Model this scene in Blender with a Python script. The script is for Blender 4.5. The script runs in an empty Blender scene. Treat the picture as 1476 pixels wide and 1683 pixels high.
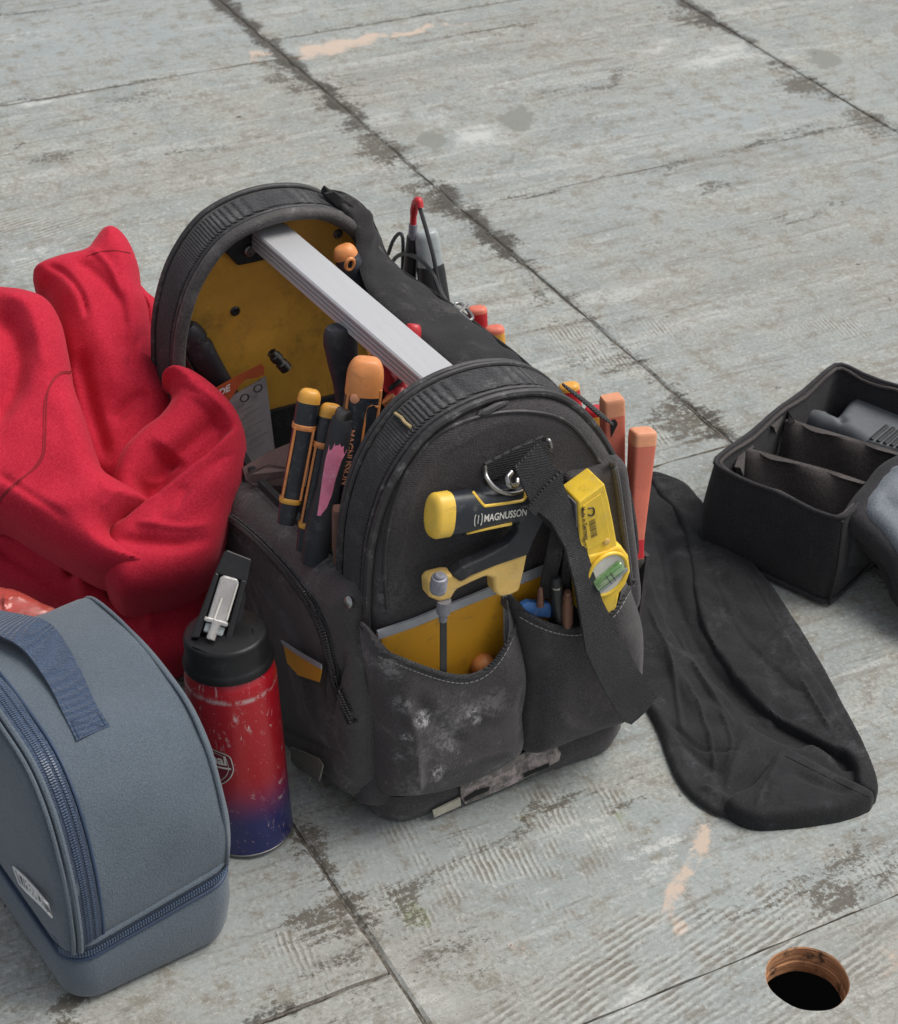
import bpy, math, random
import numpy as np
from mathutils import Vector, Matrix
random.seed(4); rng = np.random.default_rng(4)
S = bpy.context.scene
COL = S.collection
# ------------------------------------------------------------------ camera, sky, sun
RM = np.array([[ 0.87746857, 0.24682686, -0.41124859],
               [-0.47796642, 0.52142762, -0.70686727],
               [ 0.03996254, 0.81681683,  0.5755113 ]])
FPX, CX, CY, CH = 3309.79, 738.0, 841.5, 1.2
cd = bpy.data.cameras.new('camera'); cam = bpy.data.objects.new('camera', cd); COL.objects.link(cam)
cd.sensor_fit = 'VERTICAL'; cd.sensor_height = 24; cd.lens = FPX * 24 / 1683
cd.clip_start = .05; cd.clip_end = 200
cam.matrix_world = Matrix([list(RM[0]) + [0], list(RM[1]) + [0], list(RM[2]) + [CH], [0, 0, 0, 1]])
cd.dof.use_dof = True; cd.dof.focus_distance = 1.58; cd.dof.aperture_fstop = 15
S.camera = cam
w = bpy.data.worlds.new("World"); S.world = w; w.use_nodes = True
nt = w.node_tree; sky = nt.nodes.new('ShaderNodeTexSky'); sky.sky_type = 'NISHITA'; sky.sun_disc = False
SUN_EL, SUN_AZ = math.radians(60), math.radians(108)      # azimuth clockwise from +Y
sky.sun_elevation = SUN_EL; sky.sun_rotation = SUN_AZ; sky.air_density = 1.0; sky.dust_density = 3.0; sky.ozone_density = .6
bg = nt.nodes['Background']; bg.inputs[1].default_value = .115
hs_ = nt.nodes.new('ShaderNodeHueSaturation'); hs_.inputs['Saturation'].default_value = .28
nt.links.new(sky.outputs[0], hs_.inputs['Color']); nt.links.new(hs_.outputs[0], bg.inputs[0])
sl = bpy.data.lights.new('sun', 'SUN'); sl.energy = 1.8; sl.angle = math.radians(34); sl.color = (1, .95, .88)
so = bpy.data.objects.new('sun', sl); COL.objects.link(so)
sd = Vector((math.sin(SUN_AZ) * math.cos(SUN_EL), math.cos(SUN_AZ) * math.cos(SUN_EL), math.sin(SUN_EL)))
so.rotation_euler = sd.to_track_quat('Z', 'Y').to_euler()
S.view_settings.view_transform = 'Standard'; S.view_settings.look = 'None'
S.view_settings.exposure = .42; S.view_settings.gamma = 1
S.render.engine = 'CYCLES'; S.cycles.max_bounces = 6; S.cycles.use_denoising = True

# ------------------------------------------------------------------ helpers: geometry
CO = np.array([0, 0, CH])
def V(*a): return np.array(a, float)
def nrm(v): v = np.asarray(v, float); return v / np.linalg.norm(v)
def at(px, py, x=None, y=None, z=None):
    """point of the place seen at a photo pixel, on the given plane of the place"""
    d = RM @ np.array([px - CX, -(py - CY), -FPX])
    t = (x / d[0]) if x is not None else (y / d[1]) if y is not None else ((z - CH) / d[2])
    return CO + d * t
def atp(px, py, P, N):
    d = RM @ np.array([px - CX, -(py - CY), -FPX])
    return CO + d * (((np.asarray(P) - CO) @ N) / (d @ N))
def mpp(P): return float(-(RM.T @ (np.asarray(P) - CO))[2] / FPX)   # metres per photo pixel at a point
ROOT = {}
def thing(name, label, cat, loc, group=None):
    o = bpy.data.objects.new(name, None); COL.objects.link(o); o.location = [float(a) for a in loc]
    o.empty_display_size = .02
    o['label'] = label; o['category'] = cat
    if group: o['group'] = group
    ROOT[o.name] = np.asarray(loc, float)
    return o
def mesh(name, verts, faces, mat, parent=None, smooth=True, angle=40, kind=None, label=None, mods=None):
    verts = np.asarray(verts, float)
    off = ROOT.get(parent.name, np.zeros(3)) if parent else np.zeros(3)
    me = bpy.data.meshes.new(name); me.from_pydata((verts - off).tolist(), [], [tuple(int(i) for i in f) for f in faces]); me.update()
    if smooth:
        me.shade_smooth()
        if angle: me.set_sharp_from_angle(angle=math.radians(angle))
    for m in (mat if isinstance(mat, (list, tuple)) else [mat]): me.materials.append(m)
    o = bpy.data.objects.new(name, me); COL.objects.link(o)
    if parent: o.parent = parent
    ROOT[o.name] = off
    if kind: o['kind'] = kind
    if label: o['label'] = label
    return o
def single(name, label, cat, loc, verts, faces, mat, **k):
    o = mesh(name, np.asarray(verts) - np.asarray(loc), faces, mat, **k); o.location = [float(a) for a in loc]
    o['label'] = label; o['category'] = cat; ROOT[o.name] = np.asarray(loc, float)
    return o
def bevel(o, w=.002, seg=2):
    m = o.modifiers.new('b', 'BEVEL'); m.width = w; m.segments = seg; m.limit_method = 'ANGLE'; m.angle_limit = math.radians(35); return o
def catmull(P, n=8, closed=False):
    P = [np.asarray(p, float) for p in P]; N = len(P); out = []
    rngs = range(N if closed else N - 1)
    for i in rngs:
        p1, p2 = P[i], P[(i + 1) % N]
        p0 = P[i - 1] if (closed or i > 0) else 2 * p1 - p2
        p3 = P[(i + 2) % N] if (closed or i + 2 < N) else 2 * p2 - p1
        for k in range(n):
            t = k / n
            out.append(.5 * ((2 * p1) + (-p0 + p2) * t + (2 * p0 - 5 * p1 + 4 * p2 - p3) * t * t + (-p0 + 3 * p1 - 3 * p2 + p3) * t ** 3))
    if not closed: out.append(P[-1])
    return out
def frames(path, hint=None):
    path = [np.asarray(p, float) for p in path]; n = len(path); T = []
    for i in range(n): T.append(nrm(path[min(i + 1, n - 1)] - path[max(i - 1, 0)]))
    h = np.asarray(hint if hint is not None else (0, 0, 1.0), float)
    if abs(nrm(h) @ T[0]) > .95: h = V(1, 0, 0)
    u = nrm(h - T[0] * (h @ T[0])); out = []
    for t in T:
        u = nrm(u - t * (u @ t)) if hint is None else nrm(h - t * (h @ t))
        out.append((t, u, np.cross(t, u)))
    return path, out
class G:
    """a growing mesh"""
    def __init__(s): s.v = []; s.f = []
    def add(s, v, f): b = len(s.v); s.v += [tuple(x) for x in v]; s.f += [tuple(i + b for i in q) for q in f]; return s
def tube(path, r, seg=10, hint=None, cap=True, flat=1.0):
    path, F = frames(path, hint); v = []; f = []
    n = len(path); rr = r if hasattr(r, '__len__') else [r] * n
    for p, (t, u, b), q in zip(path, F, rr):
        for k in range(seg):
            a = 2 * math.pi * k / seg; v.append(p + u * math.cos(a) * q * flat + b * math.sin(a) * q)
    for i in range(n - 1):
        for k in range(seg):
            a, c = i * seg + k, i * seg + (k + 1) % seg; f.append((a, c, c + seg, a + seg))
    if cap: f.append(tuple(range(seg))[::-1]); f.append(tuple(range((n - 1) * seg, n * seg)))
    return v, f
def bar(p0, p1, secs, face, e=3.0, seg=28, bend=0.0):
    """handle-like loft: secs = (t, width, depth); face = direction its broad face looks"""
    p0 = np.asarray(p0, float); p1 = np.asarray(p1, float); ax = nrm(p1 - p0); L = np.linalg.norm(p1 - p0)
    fn = np.asarray(face, float); fn = nrm(fn - ax * (fn @ ax)); sd_ = np.cross(ax, fn); v = []; f = []
    for (t, wd, dp) in secs:
        c = p0 + ax * L * t + fn * bend * math.sin(math.pi * min(max(t, 0), 1))
        for k in range(seg):
            a = 2 * math.pi * k / seg; ca, sa = math.cos(a), math.sin(a)
            v.append(c + sd_ * math.copysign(abs(ca) ** (2 / e), ca) * wd / 2 + fn * math.copysign(abs(sa) ** (2 / e), sa) * dp / 2)
    n = len(secs)
    for i in range(n - 1):
        for k in range(seg):
            a, c = i * seg + k, i * seg + (k + 1) % seg; f.append((a, c, c + seg, a + seg))
    f.append(tuple(range(seg))[::-1]); f.append(tuple(range((n - 1) * seg, n * seg)))
    return v, f
def capsecs(t0, t1, w, d, r=.3, n=6, w1=None, d1=None):
    """rounded end at t0 then on to t1"""
    out = []
    for k in range(n + 1):
        a = math.pi / 2 * k / n; s = math.sin(a) * (1 - r) + r if k else r * .6
        out.append((t0 + (t1 - t0) * (1 - math.cos(a)), w * s, d * s))
    return out
def lathe(c, ax, prof, seg=40):
    ax = nrm(ax); u = nrm(np.cross(ax, V(0, 1, 0.3))); b = np.cross(ax, u); v = []; f = []
    for (r, h) in prof:
        for k in range(seg):
            a = 2 * math.pi * k / seg; v.append(np.asarray(c) + ax * h + (u * math.cos(a) + b * math.sin(a)) * r)
    n = len(prof)
    for i in range(n - 1):
        for k in range(seg):
            a, q = i * seg + k, i * seg + (k + 1) % seg; f.append((a, q, q + seg, a + seg))
    f.append(tuple(range(seg))[::-1]); f.append(tuple(range((n - 1) * seg, n * seg)))
    return v, f
def slab(poly, n, th):
    """polygon (3D points, planar) extruded by th along -n"""
    n = np.asarray(n, float); a = [np.asarray(p, float) for p in poly]; b = [p - n * th for p in a]; m = len(a)
    v = a + b; f = [tuple(range(m)), tuple(range(2 * m - 1, m - 1, -1))]
    for i in range(m): f.append((i, i + m, (i + 1) % m + m, (i + 1) % m))
    return v, f
def ribbon(L, R, th=.0016, nrm_hint=None):
    """woven strap between two edge polylines, with real thickness"""
    L = [np.asarray(p, float) for p in L]; R = [np.asarray(p, float) for p in R]; n = len(L); v = []; f = []
    T = []
    for i in range(n):
        t = (L[min(i + 1, n - 1)] + R[min(i + 1, n - 1)]) - (L[max(i - 1, 0)] + R[max(i - 1, 0)])
        T.append(nrm(np.cross(t, R[i] - L[i])))
    for i in range(n):
        N_ = T[i] * th
        M = (L[i] + R[i]) / 2
        v += [L[i] + N_, M + N_ * 1.25, R[i] + N_, R[i] - N_, M - N_, L[i] - N_]
    for i in range(n - 1):
        for k in range(6):
            a, b = i * 6 + k, i * 6 + (k + 1) % 6; f.append((a, b, b + 6, a + 6))
    f.append((0, 1, 2, 3, 4, 5)[::-1]); k = (n - 1) * 6; f.append(tuple(range(k, k + 6)))
    return v, f
def seg_dist(U, Vv, poly, closed=False):
    """distance, signed side and arc parameter of the nearest point on a polyline"""
    P = np.asarray(poly, float); best = np.full(U.shape, 1e9); side = np.zeros(U.shape); par = np.zeros(U.shape)
    n = len(P); tot = 0; segs = n if closed else n - 1
    for i in range(segs):
        a, b = P[i], P[(i + 1) % n]; d = b - a; l = math.hypot(*d) + 1e-12
        t = np.clip(((U - a[0]) * d[0] + (Vv - a[1]) * d[1]) / l ** 2, 0, 1)
        dx, dy = U - (a[0] + t * d[0]), Vv - (a[1] + t * d[1]); q = np.hypot(dx, dy); m = q < best
        best = np.where(m, q, best); s = np.sign(d[0] * dy - d[1] * dx); side = np.where(m, s, side); par = np.where(m, tot + t * l, par)
        tot += l
    return best, side, par / tot
def inside(U, Vv, P):
    P = np.asarray(P); r = np.zeros(U.shape, bool); n = len(P)
    for i in range(n):
        x1, y1 = P[i]; x2, y2 = P[(i + 1) % n]
        c = ((y1 > Vv) != (y2 > Vv)) & (U < (x2 - x1) * (Vv - y1) / (y2 - y1 + 1e-15) + x1); r ^= c
    return r
def sm(x): x = np.clip(x, 0, 1); return x * x * (3 - 2 * x)
def vnoise(U, Vv, sc, seed=0):
    r = np.random.default_rng(seed); out = np.zeros(U.shape)
    for k in range(14):
        a = r.uniform(0, 2 * math.pi); fq = sc * r.uniform(.5, 1.7); ph = r.uniform(0, 6.28)
        out += np.sin((U * math.cos(a) + Vv * math.sin(a)) * fq + ph + 1.3 * np.sin((U * math.sin(a) - Vv * math.cos(a)) * fq * .6 + ph * 2)) / 14 ** .5
    return out
class Relief:
    """padded / draped cloth piece over a plane: outline traced on that plane, real thickness and folds"""
    def __init__(s, outline, P, N, T=.01, edge=.012, folds=(), res=.0022, back=.01, open_=None, noise=(0, 40, 0), tilt=None, smooth=6, base=None, rough=.18):
        s.rough = rough
        s.P = np.asarray(P, float); s.N = nrm(N)
        s.Uv = nrm(np.cross(V(0, 0, 1), s.N) if abs(s.N[2]) < .98 else V(1, 0, 0)); s.Vv = np.cross(s.N, s.Uv)
        uv = lambda p: (lambda q: (float((q - s.P) @ s.Uv), float((q - s.P) @ s.Vv)))(atp(p[0], p[1], s.P, s.N))
        s.uv = uv
        uvt = lambda p: (lambda q: (float((q - s.P) @ s.Uv), float((q - s.P) @ s.Vv)))(atp(p[0], p[1], s.P + s.N * T, s.N))
        o = [(uvt(p) if open_ and p in open_ else uv(p)) for p in outline]; s.o = catmull(o, smooth, True) if smooth > 1 else [np.array(p) for p in o]
        s.open = [uvt(p) for p in open_] if open_ else None
        s.folds = []
        sc = mpp(atp(*np.mean(np.array(outline, float), 0), s.P, s.N))
        for fd in folds:
            pts = [np.array(uv(p)) for p in fd[1]]; s.folds.append((fd[0], catmull(pts, 5), fd[2] * sc, fd[3], (fd[4] * sc if len(fd) > 4 else 0)))
        s.T, s.edge, s.noise, s.res, s.back, s.base = T, edge, noise, res, back, base
    def h(s, U, Vv):
        d, _, _ = seg_dist(U, Vv, s.o, True)
        if s.open is not None:
            # rounding is left off along the open mouth
            n = len(s.o); keep = []
            od, _, _ = seg_dist(np.array([p[0] for p in s.o]), np.array([p[1] for p in s.o]), s.open)
            d = np.full(U.shape, 1e9)
            for i in range(n):
                if od[i] < .004 and od[(i + 1) % n] < .004: continue
                q, _, _ = seg_dist(U, Vv, [s.o[i], s.o[(i + 1) % n]]); d = np.minimum(d, q)
        x = np.clip(d / s.edge, 0, 1); H = s.T * np.sqrt(np.clip(1 - (1 - x) ** 2, 0, 1))
        if s.noise[0]: H = H + s.noise[0] * (vnoise(U, Vv, s.noise[1], s.noise[2]) + s.rough * vnoise(U, Vv, s.noise[1] * 3.1, s.noise[2] + 40)) * x
        for kd, pts, wd, amp, ln in s.folds:
            q, sg, t = seg_dist(U, Vv, pts); fade = sm(t * 5 + .12) * sm((1 - t) * 5 + .12)
            if kd == 'r': H = H + amp * np.exp(-(q / wd) ** 2) * fade * x
            elif kd == 'R': H = H + amp * np.exp(-(q / wd) ** 2) * x      # no end fade
            else:   # step: the side to the left of the line stands proud and falls off over ln
                ff = sm((t) * 8) * sm((1 - t) * 8)
                sdist = q * sg; H = H + amp * (.5 + .5 * np.tanh(sdist / wd)) * np.exp(-np.clip(sdist, 0, None) / (ln or .05)) * ff * x
        if s.base is not None: H = np.maximum(H, s.base)
        return H
    def pt(s, px, py, lift=0.0):
        # walk along the view ray so the mark lands where the photo has it
        q = s.T * .7
        for k in range(9):
            P1 = atp(px, py, s.P + s.N * q, s.N); u, v = float((P1 - s.P) @ s.Uv), float((P1 - s.P) @ s.Vv)
            q += .6 * (float(s.h(np.array([u]), np.array([v]))[0]) + lift - q)
        return atp(px, py, s.P + s.N * q, s.N)
    def build(s):
        o = np.array(s.o); r = s.res; u0, v0 = o.min(0) - r * 2; u1, v1 = o.max(0) + r * 2
        us = np.arange(u0, u1, r); vs = np.arange(v0, v1, r); U, W = np.meshgrid(us, vs)
        ins = inside(U, W, o); near = ins.copy()
        near[1:] |= ins[:-1]; near[:-1] |= ins[1:]; near[:, 1:] |= ins[:, :-1]; near[:, :-1] |= ins[:, 1:]
        n2 = near.copy(); near[1:, 1:] |= ins[:-1, :-1]; near[:-1, :-1] |= ins[1:, 1:]; near[1:, :-1] |= ins[:-1, 1:]; near[:-1, 1:] |= ins[1:, :-1]
        snap = near & ~ins
        P = o; Us, Ws = U[snap], W[snap]; best = np.full(Us.shape, 1e9); bu, bv = Us.copy(), Ws.copy()
        for i in range(len(P)):
            a, b = P[i], P[(i + 1) % len(P)]; d = b - a; l2 = d @ d + 1e-15
            t = np.clip(((Us - a[0]) * d[0] + (Ws - a[1]) * d[1]) / l2, 0, 1); x, y = a[0] + t * d[0], a[1] + t * d[1]
            q = np.hypot(Us - x, Ws - y); m = q < best; best = np.where(m, q, best); bu = np.where(m, x, bu); bv = np.where(m, y, bv)
        U[snap], W[snap] = bu, bv
        H = s.h(U[near], W[near]); idx = np.full(U.shape, -1); idx[near] = np.arange(near.sum())
        uu, ww = U[near], W[near]
        v = s.P + np.outer(uu, s.Uv) + np.outer(ww, s.Vv) + np.outer(H, s.N)
        q = np.stack([idx[:-1, :-1], idx[:-1, 1:], idx[1:, 1:], idx[1:, :-1]], -1).reshape(-1, 4); q = q[(q >= 0).all(1)]
        v = v.tolist(); f = q.tolist()
        if s.back:
            cnt = {}
            for a in f:
                for k in range(4): cnt[(a[k], a[(k + 1) % 4])] = 1
            ed = [e for e in cnt if (e[1], e[0]) not in cnt]; mp = {}
            if s.open is not None:      # the mouth of a pocket stays open
                od = seg_dist(uu, ww, s.open)[0] < s.res * .8; ed = [e for e in ed if not (od[e[0]] and od[e[1]])]
            for a, b in ed:
                for k in (a, b):
                    if k not in mp:
                        mp[k] = len(v); p = s.P + s.Uv * uu[k] + s.Vv * ww[k]; v.append((p - s.N * s.back).tolist())
                f.append([b, a, mp[a], mp[b]])
        return v, f

# ------------------------------------------------------------------ helpers: materials
class NT:
    def __init__(s, name):
        s.m = bpy.data.materials.new(name); s.m.use_nodes = True; s.t = s.m.node_tree; s.b = s.t.nodes['Principled BSDF']
        s.co = s.t.nodes.new('ShaderNodeTexCoord').outputs['Object']
    def n(s, typ, ins=None, **at_):
        x = s.t.nodes.new('ShaderNode' + typ)
        for k, v in at_.items(): setattr(x, k, v)
        for k, v in (ins or {}).items():
            if isinstance(v, bpy.types.NodeSocket): s.t.links.new(v, x.inputs[k])
            else: x.inputs[k].default_value = v
        return x
    def math(s, op, a, b=0.0, clamp=False):
        return s.n('Math', {0: a, 1: b}, operation=op, use_clamp=clamp).outputs[0]
    def noise(s, sc, det=4, rough=.6, vec=None, dist=0.0):
        key = (sc, det, rough, dist, id(vec) if vec else 0)
        if not hasattr(s, 'cache'): s.cache = {}; s.keep = []
        if key not in s.cache: s.keep.append(vec); s.cache[key] = s._noise(sc, det, rough, vec, dist)
        return s.cache[key]
    def _noise(s, sc, det=4, rough=.6, vec=None, dist=0.0):
        return s.n('TexNoise', {'Vector': vec or s.co, 'Scale': sc, 'Detail': det, 'Roughness': rough, 'Distortion': dist}).outputs['Fac']
    def map(s, sc=(1, 1, 1), loc=(0, 0, 0), rot=(0, 0, 0), vec=None, typ='POINT'):
        return s.n('Mapping', {'Vector': vec or s.co, 'Scale': sc, 'Location': loc, 'Rotation': rot}, vector_type=typ).outputs[0]
    def rng(s, v, a, b, c=0.0, d=1.0):
        return s.n('MapRange', {'Value': v, 'From Min': a, 'From Max': b, 'To Min': c, 'To Max': d}, interpolation_type='SMOOTHSTEP').outputs[0]
    def mix(s, f, a, b, mode='MIX'):
        x = s.t.nodes.new('ShaderNodeMix'); x.data_type = 'RGBA'; x.blend_type = mode
        for k, v in ((0, f), (6, a), (7, b)):
            if isinstance(v, bpy.types.NodeSocket): s.t.links.new(v, x.inputs[k])
            else: x.inputs[k].default_value = (v if k == 0 else (*v, 1) if len(v) == 3 else v)
        return x.outputs[2]
    def out(s, color=None, rough=None, bump=None, bstr=.5, bdist=.001, **k):
        def st(nm, v):
            if isinstance(v, bpy.types.NodeSocket): s.t.links.new(v, s.b.inputs[nm])
            else: s.b.inputs[nm].default_value = (*v, 1) if hasattr(v, '__len__') and len(v) == 3 else v
        if color is not None: st('Base Color', color)
        if rough is not None: st('Roughness', rough)
        for a, v in k.items(): st(a.replace('_', ' '), v)
        if bump is not None:
            q = s.n('Bump', {'Height': bump, 'Strength': bstr, 'Distance': bdist}); s.t.links.new(q.outputs[0], s.b.inputs['Normal'])
        return s.m
def fabric(name, col, col2=None, rough=.9, grain=620, dust=0.0, dustcol=(.33, .31, .29), bstr=.5, sheen=.3, wv=None, bd=.0006, vary=.35, ang=0.0, lint=.0, wa=.12, spots=()):
    t = NT(name); c2 = col2 or tuple(a * .6 for a in col)
    big = t.noise(14, 5, .6); c = t.mix(t.rng(big, .3, .7), col, c2)
    fine = t.noise(grain, 2, .5); c = t.mix(t.math('MULTIPLY', t.rng(fine, .3, .75), vary), c, tuple(min(1, a * 1.9) for a in col))
    c = t.mix(t.math('MULTIPLY', t.rng(t.noise(grain * .37, 3, .7), .58, .72), vary * .8), c, tuple(a * .4 for a in col))
    if dust:
        d = t.math('MULTIPLY', t.rng(t.noise(22, 8, .72, dist=.4), .5, .78), t.rng(t.noise(300, 4, .7), .3, .62)); c = t.mix(t.math('MULTIPLY', d, dust), c, dustcol)
        d2 = t.rng(t.noise(75, 6, .8), .66, .76); c = t.mix(t.math('MULTIPLY', d2, dust * .6), c, tuple(a * 1.3 for a in dustcol))
    for (x_, y_, z_, r_, am) in spots:
        q_ = t.n('VectorMath', {0: t.co, 1: (x_ - .70, y_ - 1.29, z_)}, operation='SUBTRACT').outputs[0]
        l_ = t.n('VectorMath', {0: q_}, operation='LENGTH').outputs['Value']
        mk = t.math('MULTIPLY', t.rng(l_, r_, r_ * .2, 0, 1), t.rng(t.noise(150, 6, .8, dist=.5), .46, .58)); c = t.mix(t.math('MULTIPLY', mk, am), c, (.42, .41, .42))
    if lint:
        l_ = t.rng(t.noise(520, 2, .5), .74, .8); c = t.mix(t.math('MULTIPLY', l_, lint), c, (.45, .44, .42))
    b = fine
    if wv:
        wn = t.n('TexWave', {'Vector': t.map(rot=(0, ang, 0)), 'Scale': wv, 'Distortion': .6, 'Detail': 1}, bands_direction='Z').outputs['Fac']
        b = t.math('ADD', fine, t.math('MULTIPLY', wn, wa * 2.5)); c = t.mix(t.math('MULTIPLY', wn, wa), c, tuple(a * .5 for a in col))
    b = t.math('ADD', b, t.math('MULTIPLY', t.noise(60, 4), .9))
    return t.out(c, rough, b, bstr, bd * 1.7, Sheen_Weight=sheen, Sheen_Roughness=.5, Specular_IOR_Level=.25)
def plain(name, col, rough=.5, metal=0.0, wear=0.0, smudge=.4, wearcol=(.3, .29, .28), bs=.15, sc=60, spec=.5, coat=0.0, scr=0.0, **k):
    t = NT(name); c = t.mix(t.rng(t.noise(25, 4), .3, .75), col, tuple(a * .72 for a in col))
    c = t.mix(t.math('MULTIPLY', t.rng(t.noise(70, 8, .82, dist=.6), .53, .63), smudge if max(col) > .15 else 0.0), c, tuple(a * .35 + .02 for a in col))
    if wear:
        d = t.math('MULTIPLY', t.rng(t.noise(sc, 9, .75), .5, .72), t.rng(t.noise(sc * 9, 4, .7), .3, .65)); c = t.mix(t.math('MULTIPLY', d, wear), c, wearcol)
    if scr:
        sc_ = t.rng(t.noise(1.0, 6, .7, vec=t.map((260, 260, 1500), rot=(.5, .3, .2)), dist=.8), .66, .72); c = t.mix(t.math('MULTIPLY', sc_, scr), c, (.62, .6, .58))
    r = t.math('ADD', rough - .12, t.math('MULTIPLY', t.noise(90, 5, .7), .24))
    return t.out(c, r, t.noise(220, 5, .7), bs, .0006, Metallic=metal, Specular_IOR_Level=spec, Coat_Weight=coat, **k)
M = {}
M['bag'] = fabric('worn_black_canvas', (.050, .046, .049), (.032, .029, .031), dust=.6, dustcol=(.20, .19, .19), wv=190, sheen=.12, lint=.6, vary=.5)
M['bag2'] = fabric('dusty_black_vinyl', (.064, .060, .060), (.038, .036, .036), rough=.6, dust=1.0, dustcol=(.24, .232, .228), sheen=.08, vary=.4)
SPD = []
for px, py, r_, am in ((692, 1180, .012, 1.0), (700, 1184, .008, 1), (775, 1170, .010, .8), (782, 1182, .007, .7), (668, 1212, .009, .8), (716, 1268, .012, .9), (745, 1238, .007, .5), (655, 1250, .012, .5), (662, 1160, .014, .35), (640, 1110, .018, .3), (810, 1150, .02, .2), (730, 1215, .03, .18), (620, 1320, .02, .35), (690, 1325, .014, .4)):
    p_ = at(px, py, y=1.068); SPD.append((*p_, r_, am))
SPB = []
for px, py, r_, am in ((640, 980, .03, .12), (880, 1170, .02, .2), (960, 1165, .02, .15), (620, 1000, .02, .12)):
    p_ = at(px, py, y=1.088); SPB.append((*p_, r_, am))
M['bag'] = fabric('worn_black_canvas', (.050, .046, .048), (.032, .029, .031), dust=.5, dustcol=(.17, .162, .16), wv=190, sheen=.12, lint=.6, vary=.5, spots=SPB)
M['dirty'] = fabric('chalk_dusted_canvas', (.054, .049, .051), (.033, .030, .032), spots=SPD, dust=1.0, dustcol=(.30, .29, .29), wv=190, sheen=.12, lint=.8, vary=.5)
M['web'] = fabric('black_webbing', (.048, .048, .051), (.030, .030, .033), wv=150, wa=.4, bstr=1, bd=.0012, dust=.9, dustcol=(.2, .198, .195), sheen=.1, vary=.5)
M['strap'] = fabric('black_strap_cloth', (.017, .016, .017), (.011, .011, .012), dust=.2, sheen=.06, lint=.3, vary=.5)
M['pouch'] = fabric('black_pouch_cloth', (.0165, .0165, .018), (.009, .009, .010), dust=.8, dustcol=(.075, .075, .08), sheen=.06, lint=.35, vary=.5)
M['case'] = fabric('black_case_nylon', (.027, .026, .028), (.017, .016, .018), dust=.5, dustcol=(.1, .097, .1), sheen=.06, rough=.85, lint=.25, vary=.5)
M['caseb'] = fabric('brown_black_lining', (.060, .052, .050), (.03, .027, .026), dust=.3, dustcol=(.14, .125, .115), sheen=.1, vary=.5)
M['lid'] = fabric('blue_grey_lid_lining', (.12, .135, .155), (.098, .111, .130), sheen=.2, rough=.55, vary=.4)
M['pipe'] = plain('dark_piping', (.034, .033, .035), .55, wear=1, wearcol=(.21, .205, .205), sc=80)
M['black'] = plain('black_plastic', (.022, .023, .025), .5, wear=.35, wearcol=(.12, .12, .12))
M['blackr'] = plain('black_rubber', (.022, .023, .028), .6, wear=.7, wearcol=(.13, .13, .14), sc=50)
M['grip'] = plain('dark_blue_black_grip', (.018, .022, .03), .42, wear=.7, wearcol=(.2, .19, .18), sc=70, scr=.3)
M['orange'] = plain('orange_plastic', (.72, .27, .085), .45, wear=.5, wearcol=(.35, .2, .1), sc=40)
M['amber'] = plain('amber_plastic', (.74, .36, .055), .42, wear=.5, wearcol=(.3, .2, .1), sc=40)
M['salmon'] = plain('salmon_handle', (.66, .17, .11), .5, wear=.5, wearcol=(.62, .34, .22), sc=25)
M['salmont'] = plain('faded_orange_end', (.76, .33, .18), .5, wear=.4, wearcol=(.75, .5, .35), sc=30)
M['red'] = plain('red_plastic', (.52, .02, .03), .4, wear=.4, wearcol=(.3, .1, .08))
M['yellow'] = plain('yellow_plastic', (.84, .54, .075), .42, wear=.45, wearcol=(.5, .42, .25), sc=45)
M['yellowp'] = plain('pale_yellow_cast', (.76, .50, .15), .45, wear=.7, wearcol=(.45, .4, .32), sc=60)
M['yellowl'] = plain('yellow_level_paint', (.92, .62, .055), .4, wear=.3, wearcol=(.4, .42, .45), sc=90)
M['grey'] = plain('grey_metal_side', (.26, .26, .30), .5, .3, wear=.6, wearcol=(.5, .5, .5))
M['steel'] = plain('worn_steel', (.45, .44, .43), .32, 1.0, wear=.4, wearcol=(.2, .17, .14))
M['dsteel'] = plain('dark_dirty_steel', (.14, .135, .13), .4, .9, wear=.5, wearcol=(.3, .26, .22))
M['rust'] = plain('rusty_metal', (.22, .11, .075), .6, .5, wear=.7, wearcol=(.4, .25, .18), sc=120)
M['white'] = plain('white_print', (.72, .72, .72), .6, smudge=.1)
M['seamred'] = plain('red_seam_thread', (.30, .008, .02), .9, smudge=0)
M['offwhite'] = plain('off_white_plastic', (.68, .66, .60), .45, wear=.4)
M['pink'] = plain('pink_paint', (.76, .20, .33), .6, wear=1, wearcol=(.85, .50, .58), sc=60)
M['blue'] = plain('blue_plastic', (.05, .16, .42), .45, wear=.9, wearcol=(.3, .32, .4), sc=80)
M['brown'] = plain('brown_leather', (.16, .075, .055), .6, wear=.8, wearcol=(.3, .2, .17), sc=50)
M['maroon'] = plain('dusty_mauve_card', (.14, .085, .08), .8, wear=.6, wearcol=(.25, .2, .19))
M['card'] = plain('grey_card', (.22, .205, .21), .8, wear=.5, wearcol=(.14, .13, .13))
M['ocard'] = plain('orange_card', (.48, .10, .03), .6, wear=.4, wearcol=(.2, .08, .04))
M['glassgrey'] = plain('pale_grey_plastic', (.36, .40, .40), .3, wear=.5, wearcol=(.55, .56, .55))
M['ink'] = plain('dark_print', (.03, .03, .03), .6)
def plaster():
    t = NT('caked_plaster'); a_ = t.noise(38, 9, .8, dist=.5); b_ = t.noise(160, 7, .8)
    c = t.mix(t.rng(a_, .42, .58), (.17, .155, .145), (.44, .37, .35)); c = t.mix(t.rng(b_, .5, .62, 0, .7), c, (.07, .065, .06)); c = t.mix(t.rng(b_, .42, .34, 0, .6), c, (.48, .43, .41))
    return t.out(c, .95, t.math('ADD', a_, b_), 1.0, .002)
M['dust'] = plaster()
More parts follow.
